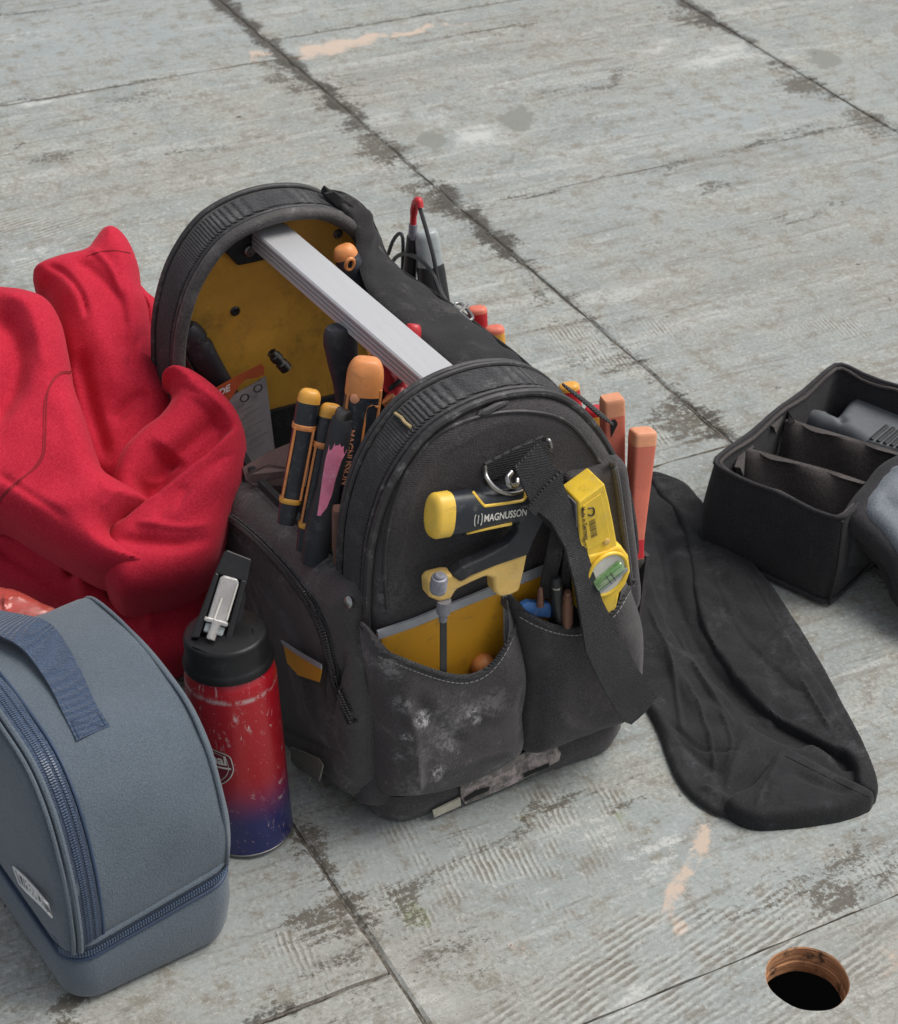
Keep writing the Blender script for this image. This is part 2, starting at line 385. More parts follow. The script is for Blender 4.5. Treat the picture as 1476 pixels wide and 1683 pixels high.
M['cream'] = plain('cream_cloth_label', (.45, .42, .34), .85, wear=.6, wearcol=(.2, .19, .16))
M['reflect'] = plain('grey_reflective_tape', (.36, .37, .40), .45, wear=.7, wearcol=(.2, .2, .2), sc=70)
M['stitch'] = plain('pale_stitching', (.30, .30, .29), .8)
M['tan'] = plain('tan_thread', (.45, .34, .17), .8)
def alu():
    t = NT('brushed_aluminium'); s1 = t.noise(1.0, 6, .7, vec=t.map((500, 6, 500)))
    c = t.mix(t.rng(s1, .3, .7), (.52, .525, .535), (.48, .485, .50)); c = t.mix(t.math('MULTIPLY', t.rng(t.noise(35, 8, .8), .6, .72), .35), c, (.36, .34, .32))
    return t.out(c, t.rng(s1, .2, .8, .34, .52), s1, .12, .0004, Metallic=.25)
M['alu'] = alu()
def yboard():
    t = NT('stained_yellow_board'); c = t.mix(t.rng(t.noise(9, 6, .65), .35, .7), (.88, .46, .06), (.60, .30, .045))
    c = t.mix(t.math('MULTIPLY', t.rng(t.noise(26, 8, .75), .5, .72), .6), c, (.09, .06, .035)); c = t.mix(t.math('MULTIPLY', t.noise(700, 2), .4), c, (.30, .17, .04))
    return t.out(c, .5, t.noise(260, 4, .7), .2, .0006)
M['yboard'] = yboard()
def yweave():
    t = NT('yellow_ripstop'); a = t.n('TexWave', {'Vector': t.map(rot=(0, .6, 0)), 'Scale': 330, 'Distortion': .4}).outputs['Fac']
    c = t.mix(a, (.72, .36, .015), (.50, .22, .01)); c = t.mix(t.math('MULTIPLY', t.rng(t.noise(60, 7, .75), .55, .72), .5), c, (.2, .11, .03))
    return t.out(c, .6, a, .4, .0005)
M['yweave'] = yweave()
def redcloth():
    t = NT('red_fleece'); c = t.mix(t.rng(t.noise(10, 4), .3, .7), (.47, .020, .042), (.38, .014, .031)); fine = t.noise(520, 3, .7)
    c = t.mix(t.math('MULTIPLY', t.rng(fine, .35, .75), .55), c, (.60, .04, .075)); c = t.mix(t.math('MULTIPLY', t.rng(t.noise(300, 4, .7), .5, .7), .3), c, (.26, .008, .02))
    return t.out(c, .95, t.math('ADD', fine, t.noise(120, 4, .7)), .55, .0007, Sheen_Weight=.22, Sheen_Roughness=.45, Sheen_Tint=(.9, .3, .34), Specular_IOR_Level=.1)
M['fleece'] = redcloth()
M['lunch'] = fabric('slate_blue_canvas', (.084, .105, .128), (.072, .092, .113), grain=760, vary=.34, bstr=.6, sheen=.2, lint=.5)
M['navy'] = fabric('navy_webbing', (.046, .070, .120), (.036, .056, .098), wv=260, wa=.25, bstr=1, bd=.001, sheen=.2)
M['navyz'] = plain('navy_zip', (.03, .055, .11), .5)
def clearplas():
    m = plain('clear_cloudy_plastic', (.86, .84, .82), .2, wear=.7, wearcol=(.55, .35, .33), sc=140, scr=.4)
    m.node_tree.nodes['Principled BSDF'].inputs['Transmission Weight'].default_value = .62; return m
M['clear'] = clearplas()
M['lidb'] = plain('black_lid_plastic', (.010, .010, .011), .42, spec=.35, wear=.25, wearcol=(.07, .07, .07))
def vial():
    t = NT('green_vial'); sp = t.n('SeparateXYZ', {'Vector': t.co})
    c = t.mix(t.rng(t.noise(90, 3), .3, .7), (.08, .22, .05), (.22, .36, .16))
    return t.out(c, .08, Transmission_Weight=.2, Coat_Weight=.6)
M['vial'] = vial()
def dark():
    t = NT('dark_void'); return t.out((.006, .006, .006), .9)
M['void'] = dark()

# ------------------------------------------------------------------ text as flat print
def text_mesh(s, size, bold=0.0):
    c = bpy.data.curves.new('t', 'FONT'); c.body = s; c.size = size; c.resolution_u = 3; c.offset = bold
    o = bpy.data.objects.new('t', c); COL.objects.link(o); dg = bpy.context.evaluated_depsgraph_get()
    me = o.evaluated_get(dg).to_mesh(); v = np.array([list(x.co) for x in me.vertices]); f = [tuple(p.vertices) for p in me.polygons]
    o.evaluated_get(dg).to_mesh_clear(); bpy.data.objects.remove(o); return v, f
def lettering(s, size, org, xd, yd, mat, parent, bold=0.0, sx=1.0, name='lettering', fn=None, label=None):
    v, f = text_mesh(s, size, bold); v[:, 0] *= sx
    if fn: w_ = [fn(a[0], a[1]) for a in v]
    else: w_ = [np.asarray(org) + np.asarray(xd) * a[0] + np.asarray(yd) * a[1] for a in v]
    return mesh(name, w_, f, mat, parent, smooth=False, label=label)
def strip2d(pts, wd, closed=False):
    P = [np.array(p, float) for p in pts]; n = len(P); v = []; f = []
    for i in range(n):
        a = P[(i - 1) % n] if closed or i > 0 else P[i]; b = P[(i + 1) % n] if closed or i < n - 1 else P[i]; d = nrm(b - a); q = np.array([-d[1], d[0]]) * wd / 2
        v += [P[i] + q, P[i] - q]
    for i in range(n if closed else n - 1):
        j = (i + 1) % n; f.append((2 * i, 2 * i + 1, 2 * j + 1, 2 * j))
    return v, f
def dashes(path, L_, gap, wd, up, th=.0004):
    """stitches along a path"""
    g = G(); path = [np.asarray(p, float) for p in path]; d = [0]
    for a, b in zip(path, path[1:]): d.append(d[-1] + np.linalg.norm(b - a))
    P = np.array(path); t = 0.0; up = np.asarray(up, float)
    ip = lambda s: np.array([np.interp(s, d, P[:, k]) for k in range(3)])
    while t + L_ < d[-1]:
        a, b = ip(t), ip(t + L_); k = nrm(b - a); s_ = nrm(np.cross(k, up)) * wd / 2; u = up * th
        g.add([a - s_, b - s_, b + s_, a + s_, a - s_ + u, b - s_ + u, b + s_ + u, a + s_ + u], [(4, 5, 6, 7), (0, 1, 5, 4), (2, 3, 7, 6), (1, 2, 6, 5), (3, 0, 4, 7)]); t += L_ + gap
    return g.v, g.f
def box(c, ax, size):
    ax = [nrm(a) for a in ax]; v = []
    for sx in (-1, 1):
        for sy in (-1, 1):
            for sz in (-1, 1): v.append(np.asarray(c) + ax[0] * sx * size[0] / 2 + ax[1] * sy * size[1] / 2 + ax[2] * sz * size[2] / 2)
    return v, [(0, 1, 3, 2), (4, 6, 7, 5), (0, 4, 5, 1), (2, 3, 7, 6), (0, 2, 6, 4), (1, 5, 7, 3)]
X, Y, Z = V(1, 0, 0), V(0, 1, 0), V(0, 0, 1)

# ================================================================== THE FLOOR
JX = [-1.55, -.86, -.17, .519, 1.204, 1.90, 2.59, 3.28]
# where each kind of wear lies: (photo px, py, radius x, radius y in metres, turn in degrees, weight)
WEAR = dict(
 cool=[(620, 1420, .10, .07, 10, .8), (1190, 1440, .22, .10, 20, .7), (160, 60, .3, .16, 0, .9), (1250, 180, .26, .1, 0, .8), (900, 1000, .3, .2, 0, .6), (880, 1480, .10, .10, 20, .7), (330, 1560, .07, .10, 0, .7), (1100, 1360, .1, .05, 0, .8), (1000, 330, .2, .05, 0, .5)],
 warm=[(620, 1560, .10, .09, 0, .9), (760, 1560, .08, .07, 0, .8), (300, 1640, .12, .06, 0, .8), (560, 150, .18, .10, 0, .7), (1350, 440, .25, .16, 0, .5), (950, 60, .2, .1, 0, .6), (1400, 1560, .06, .06, 0, .9), (930, 1620, .1, .05, 0, .7), (200, 300, .3, .1, 0, .5), (1440, 1640, .06, .06, 0, .8), (1020, 90, .12, .05, 0, .7)],
 grime=[(470, 130, .03, .10, 0, .9), (560, 170, .06, .12, 0, .7), (620, 235, .04, .10, 0, 1), (700, 320, .035, .07, 0, 1), (750, 350, .03, .06, 0, 1), (830, 405, .025, .06, 0, .8), (880, 480, .025, .05, 0, .7), (1130, 690, .05, .06, 0, .8), (1000, 590, .04, .05, 0, .5), (1140, 30, .04, .10, 0, .9), (1320, 140, .045, .07, 0, 1), (1430, 200, .05, .07, 0, 1),
   (870, 320, .08, .012, 0, .9), (1080, 280, .10, .012, 0, .8), (1300, 215, .10, .012, 0, .8), (300, 245, .12, .012, 0, .8), (80, 260, .08, .018, 8, .8), (230, 160, .10, .02, 0, .7), (1000, 130, .14, .014, 4, .8), (820, 45, .12, .02, 5, .8), (560, 130, .08, .04, 0, .5), (1180, 310, .06, .008, 0, .9), (1340, 350, .14, .012, 0, .7), (1100, 400, .12, .014, 0, .6), (900, 530, .04, .012, 0, .8), (980, 600, .04, .012, 0, .8),
   (510, 1390, .018, .06, 10, 1), (560, 1500, .04, .05, 0, .8), (680, 1465, .03, .016, 25, 1), (680, 1490, .02, .03, 0, .8), (900, 1335, .08, .014, 12, .8), (1010, 1310, .03, .014, 0, .8), (1330, 1450, .12, .02, 12, .8), (1385, 1478, .03, .016, 15, 1), (740, 1570, .08, .06, 0, .45), (560, 1610, .06, .06, 0, .45), (1200, 1500, .04, .012, 0, .7), (1450, 1440, .06, .012, 10, .8), (120, 1664, .04, .014, 15, 1), (575, 1520, .03, .045, 10, .7), (820, 420, .03, .05, 0, .6), (600, 240, .03, .08, 0, .7), (1290, 110, .03, .03, 0, .8), (40, 240, .05, .012, 5, .8), (760, 1400, .05, .015, 10, .4), (1100, 1490, .03, .03, 0, .35), (1000, 1560, .05, .03, 0, .3)],
 pale=[(795, 225, .050, .055, 0, 1), (1180, 90, .15, .045, 5, .8), (540, 140, .02, .09, 0, .9), (620, 195, .05, .07, 0, .8), (1090, 70, .07, .03, 5, .7), (80, 165, .09, .014, 8, .9), (935, 1585, .006, .020, 20, 1), (1060, 1400, .04, .03, 0, .7), (690, 1610, .04, .05, 0, .7), (1050, 1650, .03, .02, 0, .8), (30, 60, .12, .05, 0, .5), (700, 190, .06, .05, 0, .6), (60, 420, .10, .05, 0, .6), (420, 160, .08, .03, 0, .5), (950, 260, .10, .03, 0, .4), (1060, 470, .1, .04, 0, .4), (1240, 540, .1, .04, 0, .4), (970, 1370, .07, .03, 0, .6), (820, 1450, .06, .04, 0, .5), (1090, 1520, .05, .04, 0, .5), (1180, 740, .05, .03, 0, .6), (1260, 90, .08, .03, 5, .7), (860, 1530, .03, .02, 0, .5)],
 peach=[(560, 74, .15, .020, 4, 1), (690, 50, .12, .014, 4, .9), (440, 92, .035, .028, 0, .9), (1135, 1380, .012, .03, -35, 1), (1115, 1440, .012, .030, -25, 1), (1095, 1470, .008, .024, -50, 1), (1120, 1528, .013, .015, 0, 1), (875, 1590, .02, .03, 0, .5), (1440, 1560, .03, .03, 0, .5), (1460, 1400, .03, .01, 0, .4)],
 patch=[(848, 190, .030, .030, 0, 1.3), (720, 238, .030, .026, 0, 1.3), (825, 260, .038, .011, 5, 1.3), (1357, 95, .034, .034, 0, 1.3)],
 moss=[(690, 1500, .020, .022, 0, 1), (1010, 1335, .03, .02, 0, .8), (860, 1340, .03, .015, 0, .6), (590, 1400, .01, .03, 0, .5)],
 rake1=[(1000, 560, .12, .07, 0, .9), (800, 1420, .15, .09, 0, .9), (680, 1400, .08, .08, 0, .7), (1400, 1450, .10, .05, 10, .8), (460, 1540, .05, .07, 0, .8), (1390, 540, .07, .05, 0, .9), (930, 1330, .08, .04, 0, .9), (1090, 720, .06, .05, 0, .7)],
 rake2=[(1120, 1620, .18, .08, 0, 1.4), (1250, 1560, .10, .05, 0, 1.2), (40, 400, .14, .12, 0, .9), (1380, 1540, .06, .04, 0, .7)])
def wear_fields(x, y):
    out = {}
    jit = .012 * vnoise(x, y, 60, 91); jit2 = .012 * vnoise(x, y, 60, 92)
    for k, L_ in WEAR.items():
        acc = np.zeros(x.shape)
        for px, py, rx, ry, an, wt in L_:
            p = at(px, py, z=0); a = math.radians(an); dx, dy = x + jit - p[0], y + jit2 - p[1]
            u, v_ = (dx * math.cos(a) + dy * math.sin(a)) / rx, (-dx * math.sin(a) + dy * math.cos(a)) / ry
            acc = np.maximum(acc, wt * np.exp(-(u * u + v_ * v_) * 1.1))
        out[k] = acc
    sm_ = np.zeros(x.shape)
    for x0 in JX: sm_ = np.maximum(sm_, np.exp(-((x + jit * .6 - x0) / .022) ** 2) * (.55 + .45 * np.clip(.5 + vnoise(x * 0 + x0, y, 9, 5), 0, 1)))
    for y0, xa, xb in ((1.456, .519, 1.204), (2.63, .519, 1.204), (2.08, 1.204, 1.9), (2.70, 1.204, 1.9), (2.95, .519, 1.204), (.947, -.17, .519)):
        sm_ = np.maximum(sm_, .75 * np.exp(-((y + jit2 * .5 - y0) / .012) ** 2) * ((x > xa) & (x < xb)) * np.clip(.6 + .6 * vnoise(x, y * 0, 14, 6), .1, 1))
    sm_ *= np.where(np.abs(x - .519) < .08, np.where(y < .97, .30, .62), 1)
    out['seam'] = sm_
    return out
def add_wear(me):
    n = len(me.vertices); co = np.empty(n * 3); me.vertices.foreach_get('co', co); co = co.reshape(-1, 3)
    for k, a in wear_fields(co[:, 0], co[:, 1]).items():
        at_ = me.attributes.new(k, 'FLOAT', 'POINT'); at_.data.foreach_set('value', a.astype(np.float32))
def floor_mat():
    t = NT('weathered_deck_board'); A_ = lambda k: t.n('Attribute', attribute_name=k).outputs['Fac']
    rnd = t.n('ObjectInfo').outputs['Random']
    sv1 = t.map((6, 60, 1), rot=(0, 0, -.03)); sv2 = t.map((2.2, 22, 1), (4, 9, 0)); sv3 = t.map((14, 120, 1), (2, 3, 0))
    streak = t.noise(1, 8, .74, vec=sv1, dist=.7); s2 = t.noise(1, 6, .68, vec=sv2, dist=.6); s3 = t.noise(1, 5, .7, vec=sv3, dist=.4)
    mott = t.noise(34, 9, .78); f1 = t.noise(80, 8, .8); f2 = t.noise(230, 5, .8); f3 = t.noise(11, 8, .75, dist=.4)
    c = t.mix(t.rng(f3, .40, .60), (.255, .280, .268), (.350, .360, .328))
    c = t.mix(t.math('MULTIPLY', rnd, .35), c, (.285, .310, .308))
    c = t.mix(t.math('MULTIPLY', A_('warm'), .65), c, (.31, .29, .25))
    c = t.mix(t.rng(s2, .54, .64, 0, .55), c, (.45, .455, .43))
    c = t.mix(t.rng(s2, .46, .36, 0, .6), c, (.23, .24, .225))
    c = t.mix(t.rng(streak, .54, .62, 0, .6), c, (.18, .165, .14))
    c = t.mix(t.rng(streak, .42, .32, 0, .3), c, (.47, .48, .46))
    c = t.mix(t.rng(s3, .60, .68, 0, .7), c, (.12, .11, .09))
    c = t.mix(t.rng(mott, .52, .60, 0, .65), c, (.185, .165, .13))
    c = t.mix(t.rng(f1, .55, .64, 0, .5), c, (.50, .51, .50))
    c = t.mix(t.math('MULTIPLY', t.rng(f3, .50, .58, 0, .5), t.rng(f1, .44, .56)), c, (.17, .155, .125))
    c = t.mix(t.rng(f2, .50, .60, 0, .5), c, (.16, .15, .13))
    c = t.mix(t.rng(f2, .44, .34, 0, .45), c, (.55, .56, .55))
    c = t.mix(t.math('MULTIPLY', A_('cool'), t.rng(mott, .62, .40, 0, .75)), c, (.295, .335, .345))
    def crisp(k, th0, th1, brk, amt, col):
        nonlocal c
        # where the wear is strong nearly all of the grain takes it, at its rim only the peaks do
        v_ = t.math('ADD', A_(k), t.math('MULTIPLY', t.math('SUBTRACT', brk, .5), 2.6)); c = t.mix(t.rng(v_, th0, th1, 0, amt), c, col)
    mix12 = t.math('MULTIPLY', t.math('ADD', f1, mott), .5); mixs = t.math('ADD', .5, t.math('MULTIPLY', t.math('SUBTRACT', t.math('ADD', t.math('ADD', streak, f1), f2), 1.5), .52))
    crisp('pale', .46, .90, t.math('ADD', .5, t.math('MULTIPLY', t.math('SUBTRACT', mixs, .5), 1.3)), .7, (.53, .535, .515))
    crisp('peach', .42, .75, mix12, .88, (.52, .41, .33))
    crisp('patch', .45, .60, f3, .9, (.20, .205, .185))
    crisp('moss', .55, .8, mix12, .6, (.22, .26, .14))
    bump = t.math('MULTIPLY', streak, .7)
    for k, sc, dr in (('rake1', 60, 10), ('rake2', 46, 78)):
        wv = t.n('TexWave', {'Vector': t.map(rot=(0, 0, math.radians(dr))), 'Scale': sc, 'Distortion': 3.2, 'Detail': 3, 'Detail Scale': .6, 'Detail Roughness': .6}).outputs['Fac']
        m_ = t.math('MULTIPLY', t.rng(A_(k), .25, .8), t.math('MULTIPLY', t.rng(mott, .40, .56), t.rng(f3, .42, .56))); d = t.math('MULTIPLY', t.rng(wv, .60, .80), m_)
        c = t.mix(t.math('MULTIPLY', d, .6), c, (.15, .14, .12)); c = t.mix(t.math('MULTIPLY', t.math('MULTIPLY', t.rng(wv, .35, .15), m_), .4), c, (.57, .59, .58)); bump = t.math('SUBTRACT', bump, t.math('MULTIPLY', d, .5))
    crisp('grime', .50, .82, t.math('ADD', .5, t.math('MULTIPLY', t.math('SUBTRACT', mixs, .5), 1.5)), .85, (.085, .073, .055))
    crisp('seam', .42, .85, mixs, .92, (.052, .045, .036))
    sp = t.math('MULTIPLY', t.rng(t.noise(46, 4, .6), .67, .70), t.rng(f3, .48, .60)); c = t.mix(t.math('MULTIPLY', sp, .85), c, (.05, .045, .04))
    c = t.mix(t.rng(t.noise(150, 3, .6), .73, .76, 0, .6), c, (.70, .71, .70))
    bump = t.math('ADD', bump, t.math('MULTIPLY', f2, .5)); bump = t.math('ADD', bump, t.math('MULTIPLY', f1, .4))
    return t.out(c, t.rng(f3, .35, .65, .5, .72), bump, .55, .0016, Specular_IOR_Level=.35)
FM = floor_mat()
def edge_mat():
    t = NT('plywood_edge'); z_ = t.noise(1, 4, .6, vec=t.map((30, 30, 520))); c = t.mix(t.rng(z_, .4, .6), (.58, .30, .15), (.36, .17, .08)); c = t.mix(t.rng(t.noise(60, 6, .8), .5, .66), c, (.05, .035, .025))
    return t.out(c, .8, t.noise(200, 5), .6, .001)
EM = edge_mat()
floor = bpy.data.objects.new('floor', None); COL.objects.link(floor); floor['kind'] = 'structure'; ROOT['floor'] = np.zeros(3)
HC, HR, TH = (.8085, .7935), .0322, .027
cols = {0: [-.3, .9, 2.1, 3.5], 1: [-.3, .7, 1.5, 2.7, 3.9], 2: [-.3, .947, 2.12, 3.3, 4.5], 3: [.0, .834, 1.456, 2.63, 2.95, 4.2], 4: [.2, .86, 2.08, 2.70, 3.9, 5.1], 5: [.4, 1.3, 2.5, 3.1, 4.3], 6: [.6, 1.8, 3.0, 4.2]}
pn = 0
for ci, ys in cols.items():
    for y0, y1 in zip(ys, ys[1:]):
        g_ = .0013; x0, x1 = JX[ci] + g_, JX[ci + 1] - g_; ya, yb = y0 + g_, y1 - g_; dz = random.uniform(-.0012, .0)
        if ci == 3 and y0 < HC[1] < y1:
            # this board has the round hole sawn through it
            v = []; f = []; nn = 160; ring = []
            for k in range(nn):
                a = 2 * math.pi * k / nn; dx, dy = math.cos(a), math.sin(a)
                tt = min([(x1 - HC[0]) / dx if dx > 1e-9 else 9, (x0 - HC[0]) / dx if dx < -1e-9 else 9, (yb - HC[1]) / dy if dy > 1e-9 else 9, (ya - HC[1]) / dy if dy < -1e-9 else 9])
                rr = HR * (1 + .012 * math.sin(3 * a) + .008 * math.sin(7 * a))
                ring.append((dx, dy, tt, rr))
            for (z_, rad) in ((0, 0), (-.0012, 1), (-TH * .56, 1), (-TH * .58, .955), (-TH, .955)):
                pass
            cor = [(x1, yb), (x0, yb), (x0, ya), (x1, ya)]
            outer = [(HC[0] + a * c_, HC[1] + b * c_) for a, b, c_, _ in ring]
            for q in cor:
                j = min(range(nn), key=lambda i: math.hypot(outer[i][0] - q[0], outer[i][1] - q[1])); outer[j] = q
            dz = 0
            NR = 34
            for j in range(NR):
                q_ = (1 - j / NR) ** 1.5
                for (ox, oy), (a, b, c_, rr) in zip(outer, ring):
                    ix, iy = HC[0] + a * rr * 1.025, HC[1] + b * rr * 1.025; v.append((ix + (ox - ix) * q_, iy + (oy - iy) * q_, dz))
            prof = [(1.025, dz), (1.0, dz - .0012), (1.0, dz - TH * .55), (.975, dz - TH * .60), (.985, dz - TH)]
            for (s_, z_) in prof:
                for a, b, c_, rr in ring: v.append((HC[0] + a * rr * s_, HC[1] + b * rr * s_, z_))
            for (ox, oy) in outer: v.append((ox, oy, dz - TH))
            mi = []
            for L_ in range(len(prof) + NR):
                for k in range(nn): f.append((L_ * nn + k, L_ * nn + (k + 1) % nn, (L_ + 1) * nn + (k + 1) % nn, (L_ + 1) * nn + k)[::-1]); mi.append(0 if L_ < NR else 1)
            for k in range(nn): f.append((k, (k + 1) % nn, (len(prof) + NR) * nn + (k + 1) % nn, (len(prof) + NR) * nn + k)); mi.append(1)
            o = mesh('panel', v, f, [FM, EM], floor, smooth=False, label='deck board with a round hole sawn through it')
            for p_, m_ in zip(o.data.polygons, mi): p_.material_index = m_
            add_wear(o.data)
        else:
            st = .012 if (-.2 < x0 < 2.0 and ya < 3.2) else .08
            ch = .0012 + random.uniform(0, .0010)
            gx = np.concatenate([[x0, x0 + ch * 1.4], np.linspace(x0 + .012, x1 - .012, max(3, int((x1 - x0) / st))), [x1 - ch * 1.4, x1]])
            gy = np.concatenate([[ya, ya + ch * 1.4], np.linspace(ya + .012, yb - .012, max(3, int((yb - ya) / st))), [yb - ch * 1.4, yb]])
            GX, GY = np.meshgrid(gx, gy); n1, n2 = len(gx), len(gy)
            GZ = np.full(GX.shape, dz) + .0004 * vnoise(GX, GY, 14, pn)
            ed_ = (GX == x0) | (GX == x1) | (GY == ya) | (GY == yb); GZ[ed_] -= ch * (.8 + .5 * vnoise(GX[ed_], GY[ed_], 90, pn + 7))
            v = np.stack([GX, GY, GZ], -1).reshape(-1, 3).tolist(); f = [(j * n1 + i, j * n1 + i + 1, (j + 1) * n1 + i + 1, (j + 1) * n1 + i) for j in range(n2 - 1) for i in range(n1 - 1)]
            rim = [i for i in range(n1)] + [j * n1 + n1 - 1 for j in range(1, n2)] + [(n2 - 1) * n1 + i for i in range(n1 - 2, -1, -1)] + [j * n1 for j in range(n2 - 2, 0, -1)]
            b0 = len(v); v += [(v[i][0], v[i][1], -TH) for i in rim]; m_ = len(rim)
            for i in range(m_): f.append((rim[(i + 1) % m_], rim[i], b0 + i, b0 + (i + 1) % m_))
            f.append(tuple(range(b0 + m_ - 1, b0 - 1, -1)))
            o = mesh('panel', v, f, FM, floor, smooth=False); add_wear(o.data)
        pn += 1
jd = fabric('joint_dirt', (.10, .09, .075), (.045, .04, .035), grain=300, vary=.8, sheen=0)
for x0 in JX[1:-1]:
    v, f = box((x0, 2.2, -.0085), (X, Y, Z), (.0028, 5, .012)); mesh('joint_filler', v, f, jd, floor, smooth=False)
for y0, xa, xb in ((1.456, .519, 1.204), (2.63, .519, 1.204), (2.08, 1.204, 1.9), (2.70, 1.204, 1.9), (2.95, .519, 1.204), (.947, -.17, .519)):
    v, f = box(((xa + xb) / 2, y0, -.0080), (X, Y, Z), (xb - xa - .006, .0028, .012)); mesh('joint_filler', v, f, jd, floor, smooth=False)
o = mesh('ground', [(-30, -30, -.5), (30, -30, -.5), (30, 30, -.5), (-30, 30, -.5)], [(0, 1, 2, 3)], M['void'], smooth=False); o['kind'] = 'structure'
for yy in (.65, 1.15, 1.75, 2.4, 3.0):     # joists under the boards
    v, f = box((1, yy, -.028 - .05), (X, Y, Z), (5, .05, .1)); o = mesh('joist', v, f, EM, floor, smooth=False)

# ================================================================== TOOL BAG
YF = 1.10
def A(px, py, y): return at(px, py, y=y)
bag = thing('tool_bag', 'open dusty black tool tote with silver bar handle and yellow inner board', 'tool bag', (.70, 1.29, 0))
prof = [(.583, .02), (.579, .08), (.576, .14), (.573, .20), (.572, .25), (.575, .295), (.586, .335), (.602, .363), (.622, .383), (.647, .3935), (.673, .3975), (.698, .396), (.723, .389), (.746, .373), (.768, .347), (.788, .314), (.805, .278), (.817, .235), (.824, .19), (.828, .12), (.828, .02)]
PC = catmull([V(x, 0, z) for x, z in prof], 5)
def arc(y, dx=0, dz=0, inset=0.0):
    _, F = frames(PC, Y); out = []
    for p, (t, u, b) in zip(PC, F):
        nn_ = nrm(np.cross(t, Y)); out.append(V(p[0], y, p[2]) - nn_ * inset * (1 if nn_ @ (p - V(.7, 0, .2)) > 0 else -1) + V(dx, 0, dz))
    return out
def arch_loft(ys, ins, dx0, dx1, cut=0):
    """closed cross-section (y, inset) swept over the arch"""
    rows = []
    for y, i_ in zip(ys, ins): rows.append(arc(y, dx0, dx1, i_)[cut:len(PC) - cut if cut else None])
    n = len(rows[0]); m = len(rows); v = [p for r in rows for p in r]; f = []
    for j in range(m):
        k = (j + 1) % m
        for i in range(n - 1): f.append((j * n + i, j * n + i + 1, k * n + i + 1, k * n + i))
    return v, f
# front arch gusset, its webbing and pipings
v, f = arch_loft([1.103, 1.106, 1.150, 1.154, 1.150, 1.106], [.001, 0, 0, .003, .008, .008], 0, 0); mesh('front_gusset', v, f, M['bag2'], bag)
v, f = arch_loft([1.112, 1.113, 1.141, 1.142, 1.141, 1.113], [.0, -.002, -.002, 0, .002, .002], 0, 0, 18); mesh('webbing', v, f, M['web'], bag)
for y_, i_, r_ in ((1.101, -.001, .0032), (1.108, -.001, .0022), (1.147, -.0012, .0022), (1.154, .001, .0030)):
    v, f = tube(arc(y_, 0, 0, i_), r_, 8, Y); mesh('piping', v, f, M['pipe'], bag)
# back arch
BX, BZ = -.021, .003
v, f = arch_loft([1.440, 1.444, 1.488, 1.491, 1.488, 1.444], [.004, 0, 0, .003, .009, .011], BX, BZ); mesh('back_gusset', v, f, M['bag2'], bag)
v, f = arch_loft([1.450, 1.451, 1.480, 1.481, 1.480, 1.451], [.0, -.0022, -.0022, 0, .002, .002], BX, BZ, 18); mesh('webbing', v, f, M['web'], bag)
for y_, i_, r_ in ((1.440, .003, .0058), (1.489, -.001, .003), (1.446, -.0008, .002)):
    v, f = tube(arc(y_, BX, BZ, i_), r_, 10, Y); mesh('piping', v, f, M['bag2'] if r_ > .005 else M['pipe'], bag)
op = arc(1.484, BX, BZ, .004); v, f = slab([op[0]] + op[1:-1] + [op[-1]], -Y, .006); mesh('back_panel', v, f, M['bag'], bag, smooth=False)
# yellow inner board of the back
ob = [p for p in arc(1.474, BX, BZ, .010) if p[2] > .165]; v, f = slab(ob, -Y, .004); mesh('inner_board', v, f, M['yboard'], bag, smooth=False)
ib = arc(1.1085, 0, 0, .010); v, f = slab([p for p in ib if p[2] > .03], -Y, .003); mesh('inner_board', v, f, M['strap'], bag, smooth=False)
v, f = slab([p for p in arc(1.468, BX, BZ, .012) if p[2] < .187 and p[2] > .03] , -Y, .004); mesh('inner_pocket', v, f, M['strap'], bag, smooth=False)
def screw(px, py, y, r, mat, parent, name='screw', dep=.003):
    c = A(px, py, y); v, f = lathe(c + Y * .002, -Y, [(r, 0), (r, dep * .6), (r * .8, dep), (r * .45, dep), (r * .35, dep * .5)], 20); mesh(name, v, f, mat, parent, angle=30)
for px, py in ((387, 512), (556, 385)): screw(px, py, 1.473, .0048, M['dsteel'], bag)
# bracket that holds the bar
br = mesh('bracket', *slab([A(*p, 1.466) for p in ((358, 402), (440, 352), (475, 420), (392, 438))], -Y, .006), M['black'], bag, smooth=False); bevel(br, .002)
screw(412, 413, 1.462, .0055, M['steel'], bag)
# silver bar
hy0, hy1 = 1.118, 1.462; hl0, hl1, hw = .654, .6345, .0333
def hx(y): return hl0 + (y - 1.168) * (hl1 - hl0) / (1.458 - 1.168)
v = []; f = []
secz = [(0.0015, .380), (0, .3785), (0, .3765), (.0032, .3760), (.0032, .3748), (0, .3743), (0, .3722), (.0032, .3717), (.0032, .3705), (0, .370), (0, .3675), (.0032, .367), (.0032, .366), (0, .3655), (0, .362), (.002, .3605)]
sec = secz + [(hw - a, z_) for a, z_ in secz[::-1]]
for yy in (hy0, hy1 - .006, hy1 - .002, hy1):
    k = 0 if yy < hy1 - .005 else (.001 if yy < hy1 - .001 else .004)
    for a, z_ in sec: v.append((hx(yy) + k + a * (1 - 2 * k / hw), yy, z_ + (k * .5 if z_ < .37 else -k * .5)))
n = len(sec)
for i in range(3):
    for k in range(n): f.append((i * n + k, i * n + (k + 1) % n, (i + 1) * n + (k + 1) % n, (i + 1) * n + k))
f += [tuple(range(n))[::-1], tuple(range(3 * n, 4 * n))]
mesh('handle', v, f, M['alu'], bag, angle=25)
